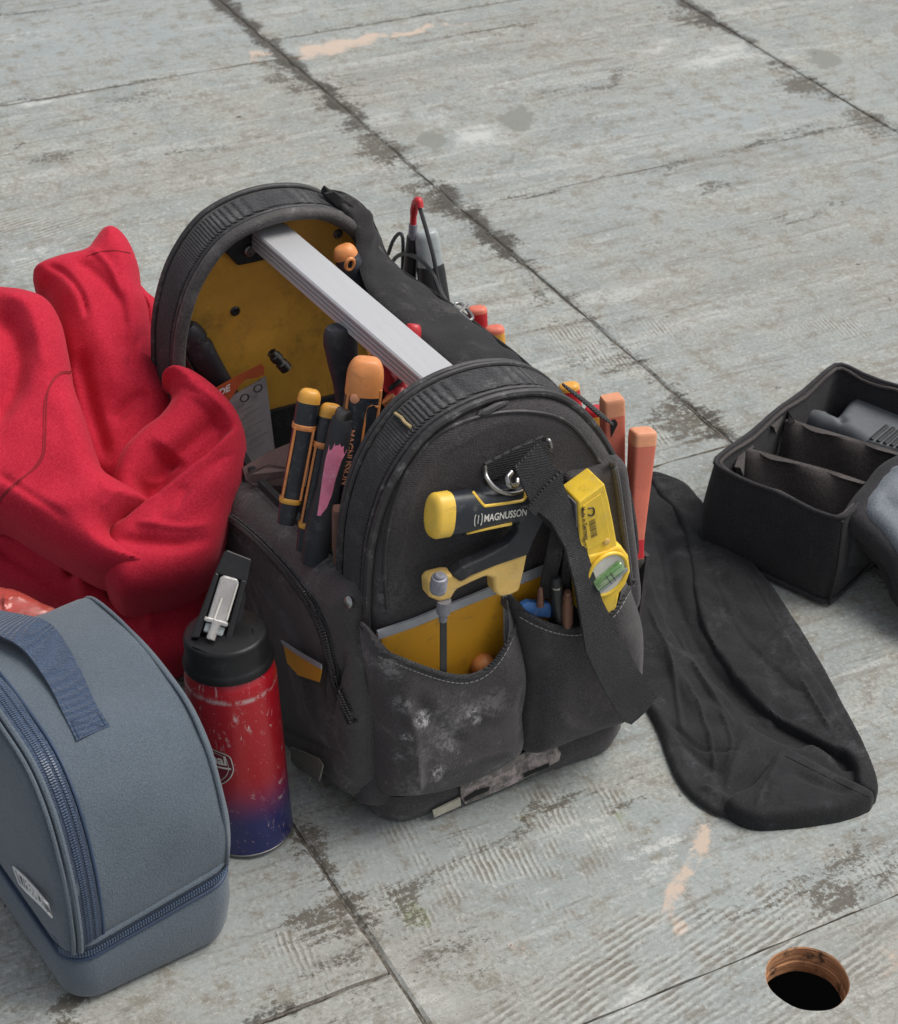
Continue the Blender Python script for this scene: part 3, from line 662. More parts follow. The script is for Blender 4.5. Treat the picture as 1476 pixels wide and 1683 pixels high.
# base tray and the bag body
def rrect(x0, x1, y0, y1, r, z, n=6):
    out = []
    for cx_, cy_, a0 in ((x1 - r, y1 - r, 0), (x0 + r, y1 - r, 90), (x0 + r, y0 + r, 180), (x1 - r, y0 + r, 270)):
        for k in range(n + 1):
            a = math.radians(a0 + 90 * k / n); out.append((cx_ + r * math.cos(a), cy_ + r * math.sin(a), z))
    return out
def stack(levels, cap=True):
    v = []; n = len(levels[0]); f = []
    for l_ in levels: v += l_
    for i in range(len(levels) - 1):
        for k in range(n): f.append((i * n + k, i * n + (k + 1) % n, (i + 1) * n + (k + 1) % n, (i + 1) * n + k))
    if cap: f += [tuple(range(n))[::-1], tuple(range((len(levels) - 1) * n, len(levels) * n))]
    return v, f
v, f = stack([rrect(.586, .822, 1.091, 1.485, .028, 0), rrect(.583, .827, 1.086, 1.489, .030, .004), rrect(.581, .830, 1.083, 1.491, .028, .02), rrect(.582, .829, 1.085, 1.491, .026, .033), rrect(.587, .824, 1.095, 1.485, .024, .035)])
mesh('base', v, f, M['dirty'], bag)
# broken plate at the foot of the front
pl = [(757, 1291), (800, 1268), (850, 1244), (893, 1222), (909, 1217), (922, 1238), (919, 1250), (850, 1286), (800, 1308), (765, 1322), (758, 1312)]
v, f = slab([A(*p, 1.0805) for p in pl], -Y, .0015); po = mesh('base_plate', v, f, M['dust'], bag, smooth=False)
for q in ([(862, 1272), (903, 1255), (902, 1261), (884, 1268), (862, 1278)], [(763, 1312), (782, 1300), (805, 1294), (803, 1300), (783, 1308), (764, 1318)]):
    v, f = slab([A(*p, 1.0785) for p in q], -Y, .0006); mesh('slot', v, f, M['void'], po, smooth=False)
v, f = slab([A(*p, 1.0788) for p in ((712, 1334), (757, 1312), (758, 1324), (714, 1344))], -Y, .002); mesh('label_scrap', v, f, M['cream'], bag, smooth=False)
v, f = slab([at(*p, x=.579) for p in ((570, 1281), (584, 1290), (589, 1316), (574, 1303))], -X, .001); mesh('label_scrap', v, f, M['cream'], bag, smooth=False)
# front panel, padded
fo = [(x, z) for x, z in prof]
def pix(P):
    c = RM.T @ (np.asarray(P, float) - CO); return (CX - c[0] / c[2] * FPX, CY + c[1] / c[2] * FPX)
fpts = [pix((x, YF, z)) for x, z in prof]
FP = Relief(fpts, V(.7, YF + .004, .2), -Y, T=.012, edge=.020, res=.0024, back=.006, smooth=4, noise=(.0008, 70, 3),
    folds=[('r', [(850, 655 + 22), (800, 672 + 14), (745, 705 + 10), (700, 745), (665, 810), (645, 900), (636, 990)], 5, .0012), ('r', [(795, 775), (835, 750), (895, 725)], 7, .004), ('r', [(790, 790), (800, 770), (850, 748)], 9, -.003)])
mesh('front_panel', *FP.build(), M['bag'], bag)
inner = [(636, 1000), (632, 930), (640, 860), (662, 790), (695, 738), (735, 705), (790, 684), (850, 676), (905, 682), (940, 700), (970, 735), (995, 775)]
mesh('piping', *tube([FP.pt(*p, .0005) for p in catmull(inner, 4)], .0016, 6), M['pipe'], bag)
mesh('seam_tape', *tube([FP.pt(*p, .0008) for p in catmull([(784, 682), (800, 676), (815, 668), (836, 660)], 3)], [.001, .003, .0034, .0034, .0034, .0034, .0034, .003, .0025, .001], 8), M['pipe'], bag)
# yellow cloth strip with grey tape
ys = [(622, 1046), (700, 1018), (770, 990), (840, 960), (905, 937), (912, 960), (905, 1010), (860, 1110), (760, 1135), (660, 1120), (624, 1095)]
YS = Relief(ys, V(.7, YF - .008, .2), -Y, T=.003, edge=.004, back=.004, smooth=1)
mesh('yellow_strip', *YS.build(), M['yweave'], bag)
def flat_rib(a, b, y, mat, name, parent, th=.0012): return mesh(name, *ribbon([A(*p, y) for p in a], [A(*p, y) for p in b], th), mat, parent)
flat_rib([(620, 1037), (680, 1017), (725, 998), (780, 976), (835, 953), (905, 925)], [(621, 1050), (682, 1029), (727, 1010), (782, 988), (838, 966), (907, 938)], 1.0875, M['reflect'], 'grey_tape', bag)
flat_rib([(826, 972), (828, 1000), (829, 1065)], [(840, 966), (843, 1000), (845, 1060)], 1.0865, M['reflect'], 'grey_tape', bag)
# pockets across the front
PL = Relief([(621, 1068), (650, 1080), (690, 1096), (735, 1110), (770, 1112), (800, 1100), (825, 1073), (842, 1040), (853, 1004), (858, 1090), (852, 1160), (850, 1222), (776, 1268), (706, 1292), (640, 1298), (622, 1285), (618, 1180)],
    V(.7, 1.092, .15), -Y, T=.026, edge=.030, res=.0024, back=.006, smooth=5, open_=[(621, 1068), (650, 1080), (690, 1096), (735, 1110), (770, 1112), (800, 1100), (825, 1073), (842, 1040), (853, 1004)], noise=(.0012, 55, 5),
    folds=[('r', [(640, 1120), (655, 1180), (662, 1250), (660, 1295)], 9, .005), ('r', [(628, 1110), (640, 1180), (642, 1290)], 6, -.004), ('r', [(655, 1110), (690, 1160), (740, 1200)], 16, -.004), ('r', [(760, 1150), (820, 1130), (850, 1080)], 14, .003), ('r', [(835, 1100), (840, 1180), (845, 1225)], 8, -.006), ('r', [(690, 1240), (760, 1215), (830, 1200)], 10, .003)])
lp = mesh('pocket', *PL.build(), M['dirty'], bag, label='left front pocket with chalky scuffs')
PR = Relief([(853, 1002), (880, 1018), (912, 1030), (950, 1034), (985, 1022), (1012, 1000), (1032, 968), (1043, 950), (1046, 1010), (1046, 1090), (1038, 1140), (1008, 1172), (953, 1192), (850, 1226), (848, 1150), (850, 1080)],
    V(.75, 1.093, .15), -Y, T=.030, edge=.030, res=.0024, back=.006, smooth=5, open_=[(853, 1002), (880, 1018), (912, 1030), (950, 1034), (985, 1022), (1012, 1000), (1032, 968), (1043, 950)], noise=(.0012, 50, 8),
    folds=[('r', [(862, 1040), (862, 1130), (855, 1220)], 9, -.008), ('r', [(880, 1130), (910, 1160), (960, 1180)], 12, .003), ('r', [(1020, 1050), (1035, 1100)], 12, .003)])
rp = mesh('pocket', *PR.build(), M['bag'], bag, label='right front pocket behind the hanging strap')
for R_, hem, par in ((PL, [(622, 1069), (650, 1080), (690, 1096), (735, 1110), (770, 1112), (800, 1100), (825, 1073), (842, 1040), (852, 1006)], lp), (PR, [(854, 1004), (880, 1018), (912, 1030), (950, 1034), (985, 1022), (1012, 1000), (1032, 968), (1042, 952)], rp)):
    H_ = [R_.pt(*p, 0) for p in catmull(hem, 5)]; mesh('hem', *tube(H_, .0022, 8), M['web'], par)
    off = [(p[0] + .0, p[1] + 10) for p in catmull(hem, 5)]
    mesh('stitching', *dashes([R_.pt(*p, .0002) for p in off], .0034, .0013, .0009, -Y), M['stitch'], par, smooth=False, kind='stuff')
# upper pocket behind the level
PB = Relief([(922, 782), (960, 768), (1005, 752), (1024, 758), (1030, 790), (1037, 850), (1045, 920), (1046, 985), (1000, 1030), (960, 1010), (940, 940), (926, 860)], V(.75, 1.094, .2), -Y, T=.012, edge=.010, back=.01, smooth=4, noise=(.0008, 60, 2))
bp = mesh('pocket', *PB.build(), M['bag'], bag, label='taller pocket behind the yellow level')
mesh('piping', *tube([PB.pt(*p, .001) for p in catmull([(1006, 756), (1014, 790), (1022, 850), (1030, 910), (1036, 960)], 4)], .0028, 8), M['bag2'], bp)
# right and left walls
def wallpts(x, pts): return [pix((x, y, z)) for y, z in pts]
WR = [(1.10, .03), (1.10, .215), (1.18, .205), (1.30, .195), (1.42, .205), (1.485, .235), (1.485, .03)]
v, f = [], []
def vwall(x, pts, th, mat, name, par):
    P_ = [V(x, y, z) for y, z in pts]; return mesh(name, *slab(P_, X, th), mat, par, smooth=False)
vwall(.828, [(y, z) for y, z in WR], .012, M['bag'], 'side_wall', bag)
vwall(.838, [(y, z * .93) for y, z in WR], .004, M['bag'], 'outer_pocket', bag)
o_ = [(604, 968), (575, 942), (545, 917), (500, 880), (450, 832), (400, 783), (345, 735), (300, 700), (330, 960), (400, 1150), (480, 1222), (530, 1245), (570, 1283), (606, 1300), (612, 1180), (610, 1060)]
WL = Relief(o_, V(.576, 1.3, .12), -X, T=.022, edge=.024, res=.0028, back=.012, smooth=4, noise=(.001, 45, 12),
    folds=[('s', [(560, 1190), (548, 1120), (535, 1060), (500, 990), (455, 935), (400, 880), (360, 845)], 4, .006, 90), ('r', [(600, 1050), (590, 1110), (582, 1160), (590, 1190)], 8, -.008), ('r', [(600, 1000), (540, 945), (480, 890), (420, 835)], 7, .003), ('r', [(590, 1020), (530, 965), (470, 905), (410, 850)], 6, -.003), ('r', [(575, 1070), (570, 1120), (583, 1170)], 7, -.005), ('r', [(610, 1230), (560, 1215), (490, 1180)], 8, -.003)])
wl = mesh('side_wall', *WL.build(), M['bag2'], bag)
vwall(.584, [(1.108, .03), (1.108, .248), (1.21, .228), (1.337, .212), (1.46, .240), (1.46, .03)], .006, M['strap'], 'side_lining', bag)
mesh('piping', *tube([at(*p, x=.577) for p in catmull([(604, 968), (560, 930), (500, 880), (450, 832), (400, 783), (360, 748)], 4)], .0032, 8), M['bag2'], bag)
zc = catmull([(360, 838), (405, 872), (440, 905), (480, 950), (512, 995), (532, 1040), (543, 1085), (556, 1135), (580, 1188)], 6)
zp = [WL.pt(*p, .0006) for p in zc]
zt = mesh('zip_tape', *ribbon([WL.pt(p[0] - 8, p[1] + 3, .0008) for p in zc], [WL.pt(p[0] + 8, p[1] - 3, .0008) for p in zc], .0008), M['web'], bag)
g = G()
for s_ in (-2.2, 2.2):
    q = [WL.pt(p[0] + s_, p[1] - s_ * .6, .0026) for p in catmull(zc, 3)]
    a, b = dashes(q, .0013, .0011, .0030, -X, .0014); g.add(a, b)
mesh('zip_teeth', g.v, g.f, plain('zip_metal', (.09, .088, .085), .4), zt, smooth=False, kind='stuff')
screw2 = WL.pt(573, 990, .001); mesh('rivet', *lathe(screw2, nrm((-1, -.15, .35)), [(.0052, -.002), (.0052, .0008), (.0038, .0022), (.0015, .0026)], 20), M['steel'], bag)
v, f = slab([at(*p, x=.5465) for p in ((466, 1062), (500, 1082), (528, 1097), (527, 1106), (524, 1121), (490, 1110), (472, 1090))], -X, .001); yl = mesh('yellow_strip', v, f, M['yweave'], bag, smooth=False)
mesh('grey_tape', *ribbon([at(*p, x=.5455) for p in ((462, 1052), (490, 1070), (528, 1092))], [at(*p, x=.5455) for p in ((466, 1060), (492, 1078), (528, 1100))], .0006), M['reflect'], yl)
# cloth tag with a hanging thread low on the side
tg = mesh('tag', *ribbon([WL.pt(*p, .010) for p in ((478, 1228), (500, 1236), (524, 1246), (531, 1258))], [WL.pt(*p, .012) for p in ((480, 1256), (500, 1268), (518, 1280), (525, 1284))], .0007), plain('grimy_tag', (.17, .165, .145), .85, wear=.9, wearcol=(.08, .075, .07)), bag)
P0 = WL.pt(482, 1252, .0135); P1 = WL.pt(522, 1270, .0135); P2 = WL.pt(481, 1236, .0125)
lettering('STAK', .0105, P0, nrm(P1 - P0), nrm(P2 - P0), M['ink'], tg)
mesh('thread', *tube(catmull([WL.pt(524, 1262, .006), WL.pt(512, 1276, .007), WL.pt(508, 1290, .006), WL.pt(512, 1302, .006)], 5), .0005, 5), M['cream'], tg)
# tan stitches on the webbing
def onarc(px, py, y): return A(px, py, y)
def onzy(px, py, lift): # on the gusset skin of the front arch: pick y so that the point lies on the profile
    best = None
    for y in np.linspace(1.10, 1.155, 40):
        p = A(px, py, y); d = min(np.hypot(p[0] - q[0], p[2] - q[2]) for q in PC)
        if best is None or d < best[0]: best = (d, p)
    p = best[1]; c = V(.69, p[1], .22); return p + nrm(p - c) * lift
mesh('tack_stitch', *tube([onzy(*p, .0035) for p in ((652, 684), (662, 691), (668, 699), (678, 707))], .0013, 6), M['tan'], bag)
# fraying tail of webbing at the right shoulder
mesh('loose_tail', *tube([A(925, 632, 1.118), A(955, 655, 1.112), A(985, 680, 1.108), A(1007, 697, 1.104)], [.002, .0035, .004, .002], 8, flat=.5), M['web'], bag)
# loop, two steel rings and the clipped strap
mesh('ring_loop', *ribbon([FP.pt(*p, .002) for p in ((797, 762), (840, 740), (893, 716))], [FP.pt(*p, .002) for p in ((803, 790), (848, 768), (905, 745))], .0016), M['web'], bag)
def ring(pts, y, r, name='ring', par=bag, mat='steel'):
    P_ = [A(px, py, y - dy) for px, py, dy in pts]; mesh(name, *tube(catmull(P_, 8), r, 10), M[mat], par)
ring([(797, 768, .002), (800, 785, .012), (815, 803, .018), (838, 811, .018), (860, 806, .012)], 1.086, .0019)
ring([(840, 776, .012), (834, 786, .016), (838, 798, .018), (848, 797, .012), (850, 788, .008)], 1.086, .0024)
ring([(893, 722, .004), (902, 724, .010), (905, 735, .010)], 1.086, .0018)
hs = mesh('hanging_strap', *ribbon([A(*p[:2], p[2]) for p in ((846, 768, 1.066), (860, 800, 1.060), (874, 832, 1.060), (905, 858, 1.060), (928, 900, 1.058), (946, 970, 1.052), (962, 1070, 1.046), (985, 1120, 1.045), (1008, 1160, 1.045), (1022, 1184, 1.046), (1036, 1189, 1.0465))],
    [A(*p[:2], p[2]) for p in ((886, 727, 1.066), (902, 756, 1.062), (920, 784, 1.062), (938, 830, 1.064), (960, 895, 1.060), (988, 985, 1.052), (1018, 1045, 1.046), (1045, 1095, 1.045), (1066, 1125, 1.045), (1079, 1143, 1.046), (1062, 1166, 1.0465))], .0016), M['web'], bag)
mesh('strap_fold', *ribbon([A(*p, 1.0585) for p in ((866, 834), (894, 800), (922, 774))], [A(*p, 1.0575) for p in ((878, 846), (906, 812), (925, 788))], .002), M['web'], hs)
mesh('strap_tongue', *ribbon([A(*p[:2], p[2]) for p in ((880, 838, 1.066), (906, 870, 1.068), (898, 910, 1.070), (890, 950, 1.072), (886, 985, 1.078))], [A(*p[:2], p[2]) for p in ((900, 840, 1.062), (926, 872, 1.064), (924, 912, 1.066), (914, 948, 1.068), (908, 978, 1.074))], .0015), M['strap'], hs)
mesh('strap_tongue', *ribbon([A(*p[:2], p[2]) for p in ((918, 850, 1.064), (928, 900, 1.066), (922, 950, 1.070), (920, 990, 1.076))], [A(*p[:2], p[2]) for p in ((930, 850, 1.062), (940, 900, 1.064), (936, 950, 1.068), (936, 990, 1.074))], .0012), M['web'], hs)
# shoulder strap running from the back arch along the right side
up = [(528, 313, 1.492, .002), (566, 320, 1.49, 0), (600, 344, 1.47, 0), (620, 382, 1.44, 0), (642, 430, 1.40, 0), (690, 466, 1.36, 0), (745, 503, 1.31, 0), (800, 546, 1.26, 0), (845, 580, 1.21, 0), (885, 615, 1.15, 0)]
lo = [(540, 330, 1.47, 0), (566, 350, 1.45, 0), (588, 385, 1.42, 0), (592, 425, 1.385, 0), (610, 478, 1.335, 0), (650, 522, 1.29, 0), (700, 565, 1.24, 0), (745, 606, 1.19, 0), (780, 640, 1.15, 0), (810, 668, 1.13, 0)]
zU = [.395, .392, .376, .352, .330, .322, .318, .320, .326, .330]; zL = [.392, .385, .37, .358, .352, .348, .345, .345, .345, .345]
Uu = catmull([at(p[0], p[1], z=z_) for p, z_ in zip(up, zU)], 5); Ll = catmull([at(p[0], p[1], z=z_) for p, z_ in zip(lo, zL)], 5)
v = []; f = []; K = 14; n = len(Uu)
for i in range(n):
    T_ = (Uu[min(i + 1, n - 1)] - Uu[max(i - 1, 0)]); wv = Uu[i] - Ll[i]; N_ = nrm(np.cross(wv, T_)); N_ = N_ if N_[2] > 0 else -N_
    for k in range(K):
        s_ = k / (K - 1); q = Ll[i] + wv * s_; bmp = .006 * math.sqrt(max(0, 1 - (2 * s_ - 1) ** 2)) + .0026 * math.sin(i * .55 + s_ * 2.6) * math.sin(math.pi * s_) + .0012 * math.sin(i * 1.3 - s_ * 7) - .004 * math.exp(-((i - 27 - 4 * s_) / 1.6) ** 2) * math.sin(math.pi * s_)
        v.append(q + N_ * bmp)
    for k in range(K): s_ = 1 - k / (K - 1); v.append(Ll[i] + wv * s_ - N_ * .003)
m = 2 * K
for i in range(n - 1):
    for k in range(m): f.append((i * m + k, i * m + (k + 1) % m, (i + 1) * m + (k + 1) % m, (i + 1) * m + k))
f += [tuple(range(m))[::-1], tuple(range((n - 1) * m, n * m))]
ss = mesh('shoulder_strap', v, f, M['strap'], bag, angle=70)
mesh('piping', *tube([Ll[i] + (Uu[i] - Ll[i]) * .985 + V(0, 0, .001) for i in range(n)], .0014, 6), M['strap'], ss)
mesh('strap_loop', *ribbon([A(*p, 1.452) for p in ((534, 318), (565, 352), (590, 400), (600, 440))], [A(*p, 1.452) for p in ((548, 314), (582, 340), (610, 385), (640, 432))], .0015), M['strap'], ss)
pb = [at(*p, z=.322) for p in ((748, 500), (757, 499), (766, 507), (774, 516), (777, 523), (771, 526), (760, 516), (750, 507))]
mesh('buckle', *tube(catmull(pb, 4, True) + [pb[0]], .0014, 8), M['steel'], ss)
mesh('buckle_pin', *tube([at(755, 514, z=.323), at(768, 500, z=.323)], .0015, 8), M['steel'], ss)
v, f = box((.70, 1.29, .038), (X, Y, Z), (.235, .37, .003)); mesh('floor_lining', v, f, M['strap'], bag, smooth=False)

# ================================================================== TOOLS IN AND ON THE BAG
def root_for(name, label, cat, pts, group=None):
    p = np.mean(np.array(pts), 0); p[2] = np.min(np.array(pts)[:, 2]); return thing(name, label, cat, p, group)
def line3(p0, p1, t): return np.asarray(p0) + (np.asarray(p1) - np.asarray(p0)) * t
CAMF = nrm(V(-.35, -.8, .0))     # broad faces look roughly towards the near left
# --- big chisel-like handle with orange end
def tool_handle(name, label, cat, p0, p1, wd, dp, capL, capmat, gripmat, face, e=2.6, cap_over=1.06, taper=1.0, group=None):
    t = root_for(name, label, cat, [p0, p1], group); L_ = np.linalg.norm(p1 - p0); c_ = capL / L_
    gr = [(c_ * .8, wd, dp), (c_ * 1.2, wd * 1.02, dp * 1.02), (.35, wd * (1 - .06), dp * .94), (.6, wd * .97 * taper, dp * .93), (.85, wd * .92 * taper, dp * .88), (1, wd * .8 * taper, dp * .8)]
    g_ = mesh('grip', *bar(p0, p1, gr, face, e), gripmat, t)
    mesh('end_cap', *bar(p0, p1, capsecs(0, c_ * .55, wd * cap_over, dp * cap_over, .45) + [(c_, wd * cap_over, dp * cap_over)], face, e), capmat, t)
    return t, g_
p0, p1 = A(604, 588, 1.205), A(566, 905, 1.185)
big, bg_ = tool_handle('chisel', 'largest black handle with an orange end, lettered along its side, by the front arch', 'chisel', p0, p1, .0285, .021, .030, M['orange'], M['grip'], CAMF, 2.8, 1.03, .92)
ax = nrm(p1 - p0); fn = nrm(CAMF - ax * (CAMF @ ax)); sdv = np.cross(ax, fn); 
if sdv[0] < 0: sdv = -sdv
def onface(t, s_, lift=.0): return p0 + (p1 - p0) * t + sdv * s_ + fn * (.0104 * (1 - .12 * t) + lift)
for pts in ([(.14, .0125), (.20, .0128), (.5, .012), (.9, .010)], [(.13, -.0118), (.3, -.0125), (.6, -.0122), (.97, -.010)], [(.225, .013), (.215, .006), (.26, .0030), (.5, .0022), (.78, .0015)]):
    mesh('orange_line', *tube(catmull([onface(a, b, -.0012 + (.0 if abs(b) < .01 else -.0022)) for a, b in pts], 5), .0016, 6), M['orange'], big)
mesh('badge', *lathe(onface(.185, -.0068, -.0006), fn, [(.0042, 0), (.0042, .0006), (.0032, .001)], 20), M['salmont'], big)
lettering('MAGNUSSON', .0082, onface(.34, -.0098, .0003), ax, nrm(sdv), M['salmont'], bg_, .0002, .95)
# --- two smaller chisels
for nm, lb, a, b, w_, dd in (('chisel', 'slim black chisel with an amber end and an orange ring, leftmost of the handles', A(511, 640, 1.235), A(470, 860, 1.215), .0185, .015), ('chisel', 'short black chisel with an amber end, half hidden behind the pink painted handle', A(546, 664, 1.225), A(500, 905, 1.200), .0185, .015)):
    t, g_ = tool_handle('chisel', lb, 'chisel', a, b, w_, dd, .013, M['amber'], M['grip'], CAMF, 2.6, .99, .96)
    ax_ = nrm(b - a); f_ = nrm(CAMF - ax_ * (CAMF @ ax_)); sv = np.cross(ax_, f_)
    mesh('orange_ring', *bar(line3(a, b, .25), line3(a, b, .29), [(0, w_ * 1.0, dd * 1.0), (.1, w_ * 1.05, dd * 1.05), (.9, w_ * 1.05, dd * 1.05), (1, w_ * 1.0, dd)], CAMF, 2.6), M['orange'], t)
    for sg in (-1, 1):
        q = [line3(a, b, tt) + sv * sg * w_ * .40 + f_ * dd * .44 * kk for tt, kk in ((.27, 1), (.5, .95), (.8, .9))]
        mesh('orange_line', *tube(q, .0011, 6), M['orange'], t)
    mesh('orange_ring', *bar(line3(a, b, .80), line3(a, b, .84), [(0, w_ * .94, dd * .9), (.2, w_ * .99, dd * .96), (.8, w_ * .98, dd * .95), (1, w_ * .93, dd * .9)], CAMF, 2.6), M['amber'], t)
# --- pink painted handle
a, b = A(566, 672, 1.198), A(515, 925, 1.185)
t = root_for('painted_handle', 'scuffed dark tool handle daubed with pink paint, steel striking end', 'chisel', [a, b])
mesh('grip', *bar(a, b, [(.06, .0165, .014), (.12, .0185, .0165), (.3, .0195, .017), (.5, .0185, .0165), (.62, .0215, .018), (.8, .0245, .02), (1, .02, .018)], CAMF, 2.3), M['blackr'], t)
mesh('striking_cap', *bar(a, b, capsecs(0, .05, .0135, .0125, .8) + [(.09, .0135, .0125), (.13, .0165, .014)], CAMF, 2.1), M['dsteel'], t)
ax_ = nrm(b - a); f_ = nrm(CAMF - ax_ * (CAMF @ ax_)); sv = np.cross(ax_, f_); sv = sv if sv[0] > 0 else -sv
v, f = [], []
prf = [(.17, -.0070, .0088), (.24, -.0072, .0076), (.30, -.0078, .0048), (.42, -.0074, .0030), (.52, -.0066, .0026), (.60, -.0062, .0004), (.66, -.0060, -.0034)]
ww = {.17: .0176, .24: .0188, .30: .0195, .42: .019, .52: .019, .60: .021, .66: .0222}
for tt, s0, s1 in prf:
    for k in range(5):
        s_ = s0 + (s1 - s0) * k / 4; hw_ = ww[tt] / 2; dpt = hw_ * .88 * max(0, 1 - abs(s_ / hw_) ** 2.3) ** (1 / 2.3); v.append(line3(a, b, tt) + sv * s_ + f_ * (dpt + .0004))
for i in range(len(prf) - 1):
    for k in range(4): f.append((i * 5 + k, i * 5 + k + 1, (i + 1) * 5 + k + 1, (i + 1) * 5 + k))
mesh('paint_patch', v, f, M['pink'], t)
# --- worn wooden handle end low by the front arch
a, b = A(560, 835, 1.170), A(560, 935, 1.165)
v, f = bar(a, b, [(0, .012, .012), (.05, .014, .013), (.6, .014, .013), (1, .010, .01)], CAMF, 6); single('wooden_handle', 'worn brown leather bound stub under the large orange-ended handle', 'tool', (a + b) / 2, v, f, M['brown'])
# --- dark rubber hammer handle in the middle
a, b = A(556, 536, 1.300), A(585, 760, 1.285)
t = root_for('hammer', 'hammer with a shiny dark blue-black rubber handle standing under the silver bar', 'hammer', [a, b])
mesh('grip', *bar(a, b, capsecs(0, .12, .0285, .022, .6) + [(.25, .026, .02), (.42, .021, .018), (.7, .022, .018), (1, .02, .018)], CAMF, 2.2), M['blackr'], t)
mesh('shaft', *bar(b, A(590, 830, 1.28), [(0, .014, .012), (1, .014, .012)], CAMF, 2.2), M['dsteel'], t)
# --- orange and black handle by the back arch, hole in its end
a, b = A(562, 404, 1.415), A(602, 500, 1.400)
t = root_for('screwdriver', 'black screwdriver handle with dull orange end and orange ringed hole by the back arch', 'screwdriver', [a, b])
mesh('end_cap', *bar(a, b, capsecs(0, .16, .0215, .019, .45) + [(.22, .0215, .019)], CAMF, 2.3), M['orange'], t)
mesh('grip', *bar(a, b, [(.18, .0215, .019), (.3, .0235, .021), (.55, .0235, .021), (1, .019, .018)], CAMF, 2.3), M['grip'], t)
c = A(575, 434, 1.387); mesh('hole_rim', *tube([c + X * .0038 * math.cos(k) + nrm(V(0, -.2, 1)) * .0058 * math.sin(k) for k in np.linspace(0, 2 * math.pi, 21)], .0017, 8), M['orange'], t)
mesh('hole', *lathe(c + Y * .0005, -Y, [(.0038, 0), (.0038, .0008)], 16), M['void'], t)
# --- red handles under the bar
def grip2(name, label, cat, a, b, w_, dp, m1, m2, face=CAMF, group=None, e=2.4, par=None, bandt=.2):
    t = par or root_for(name, label, cat, [a, b], group)
    mesh('grip', *bar(a, b, [(bandt, w_, dp), (.5, w_ * .95, dp * .95), (.8, w_ * 1.05, dp), (1, w_ * .9, dp * .9)], face, e), m1, t)
    mesh('end_cap', *bar(a, b, capsecs(0, bandt * .7, w_, dp, .5) + [(bandt * 1.02, w_ * 1.01, dp * 1.01)], face, e), m2, t)
    return t
grip2('pliers', 'red plier handle end just showing over the far side of the silver bar', 'pliers', A(680, 532, 1.290), A(668, 640, 1.27), .0145, .013, M['red'], M['red'])
t = root_for('pliers', 'red handled pliers lying under the near end of the silver bar', 'pliers', [A(650, 620, 1.24), A(690, 690, 1.20)])
mesh('handle', *tube(catmull([A(636, 596, 1.26), A(655, 625, 1.245), A(668, 650, 1.235), A(690, 690, 1.225)], 6), .0085, 12), M['red'], t)
mesh('handle', *tube(catmull([A(640, 668, 1.23), A(655, 648, 1.235), A(672, 632, 1.245)], 6), .0075, 12), M['red'], t, label='darker red lower handle')
mesh('collar', *tube([A(637, 655, 1.222), A(648, 668, 1.218)], .0062, 12), M['orange'], t)
mesh('cable_stub', *tube(catmull([A(640, 640, 1.225), A(655, 628, 1.228), A(668, 618, 1.235)], 5), .0022, 8), M['black'], t)
grip2('screwdriver', 'red and amber handle half hidden under the silver bar beside the large chisel', 'screwdriver', A(612, 562, 1.262), A(645, 640, 1.24), .014, .013, M['red'], M['amber'])
# --- retail card and folded dusty cloth in the bag
t = root_for('saw_blade_card', 'grey instruction card with a torn orange header tucked at the left wall', 'card', [A(380, 640, 1.36), A(440, 740, 1.34)])
mesh('card', *slab([A(*p, y) for p, y in (((352, 668), 1.440), ((437, 618), 1.447), ((452, 742), 1.425), ((402, 770), 1.421), ((340, 790), 1.417))], nrm((-.1, -.9, .3)), .0008), M['card'], t, smooth=False)
mesh('header', *slab([A(p[0], p[1], 1.438 + (p[0] - 352) * .00008) for p in ((330, 650), (356, 637), (395, 615), (430, 598), (435, 604), (434, 616), (424, 620), (404, 624), (393, 634), (382, 652), (372, 664), (345, 680))], nrm((-.1, -.9, .3)), .0014), M['ocard'], t, smooth=False)
o_ = A(360, 652, 1.4365); xd_ = nrm(A(384, 638, 1.4380) - o_); yd_ = nrm(A(360, 640, 1.4368) - o_)
lettering('DE', .0095, o_, xd_, yd_, M['white'], t, .0004)
def oncard(px, py): # a shade in front of the sheet
    return A(px, py, 1.4385 - (py - 640) * .00017)
for k in range(11):
    px, py = 390 + k * 1.6 + (k % 3) * 4, 670 + k * 7; L_ = 12 + (k * 7) % 19
    mesh('print_line', *tube([oncard(px, py), oncard(px + L_, py - L_ * .55)], .0004, 4), M['ink'], t, smooth=False)
for px, py, r_ in ((402, 654, .004), (424, 638, .004)):
    c = oncard(px, py); mesh('symbol', *tube([c + X * r_ * math.cos(k) + Z * r_ * math.sin(k) for k in np.linspace(0, 2 * math.pi, 15)], .0007, 5), M['ink'], t)
fc = root_for('folded_leather', 'mauve-brown folded leather sheets lying flat behind the slim chisels', 'leather', [A(400, 770, 1.32), A(490, 760, 1.32)])
for poly, th in ((((398, 768, .215), (440, 742, .222), (486, 724, .222), (510, 740, .21), (505, 800, .19), (440, 800, .195), (404, 790, .205)), .002), (((404, 778, .222), (440, 762, .226), (490, 770, .222), (500, 800, .205), (450, 810, .20), (412, 796, .21)), .002)):
    o = mesh('fold', *slab([at(x_, y_, z=z_) for x_, y_, z_ in poly], nrm((-.1, -.3, .95)), th), M['maroon'], fc, smooth=False); bevel(o, .0008)
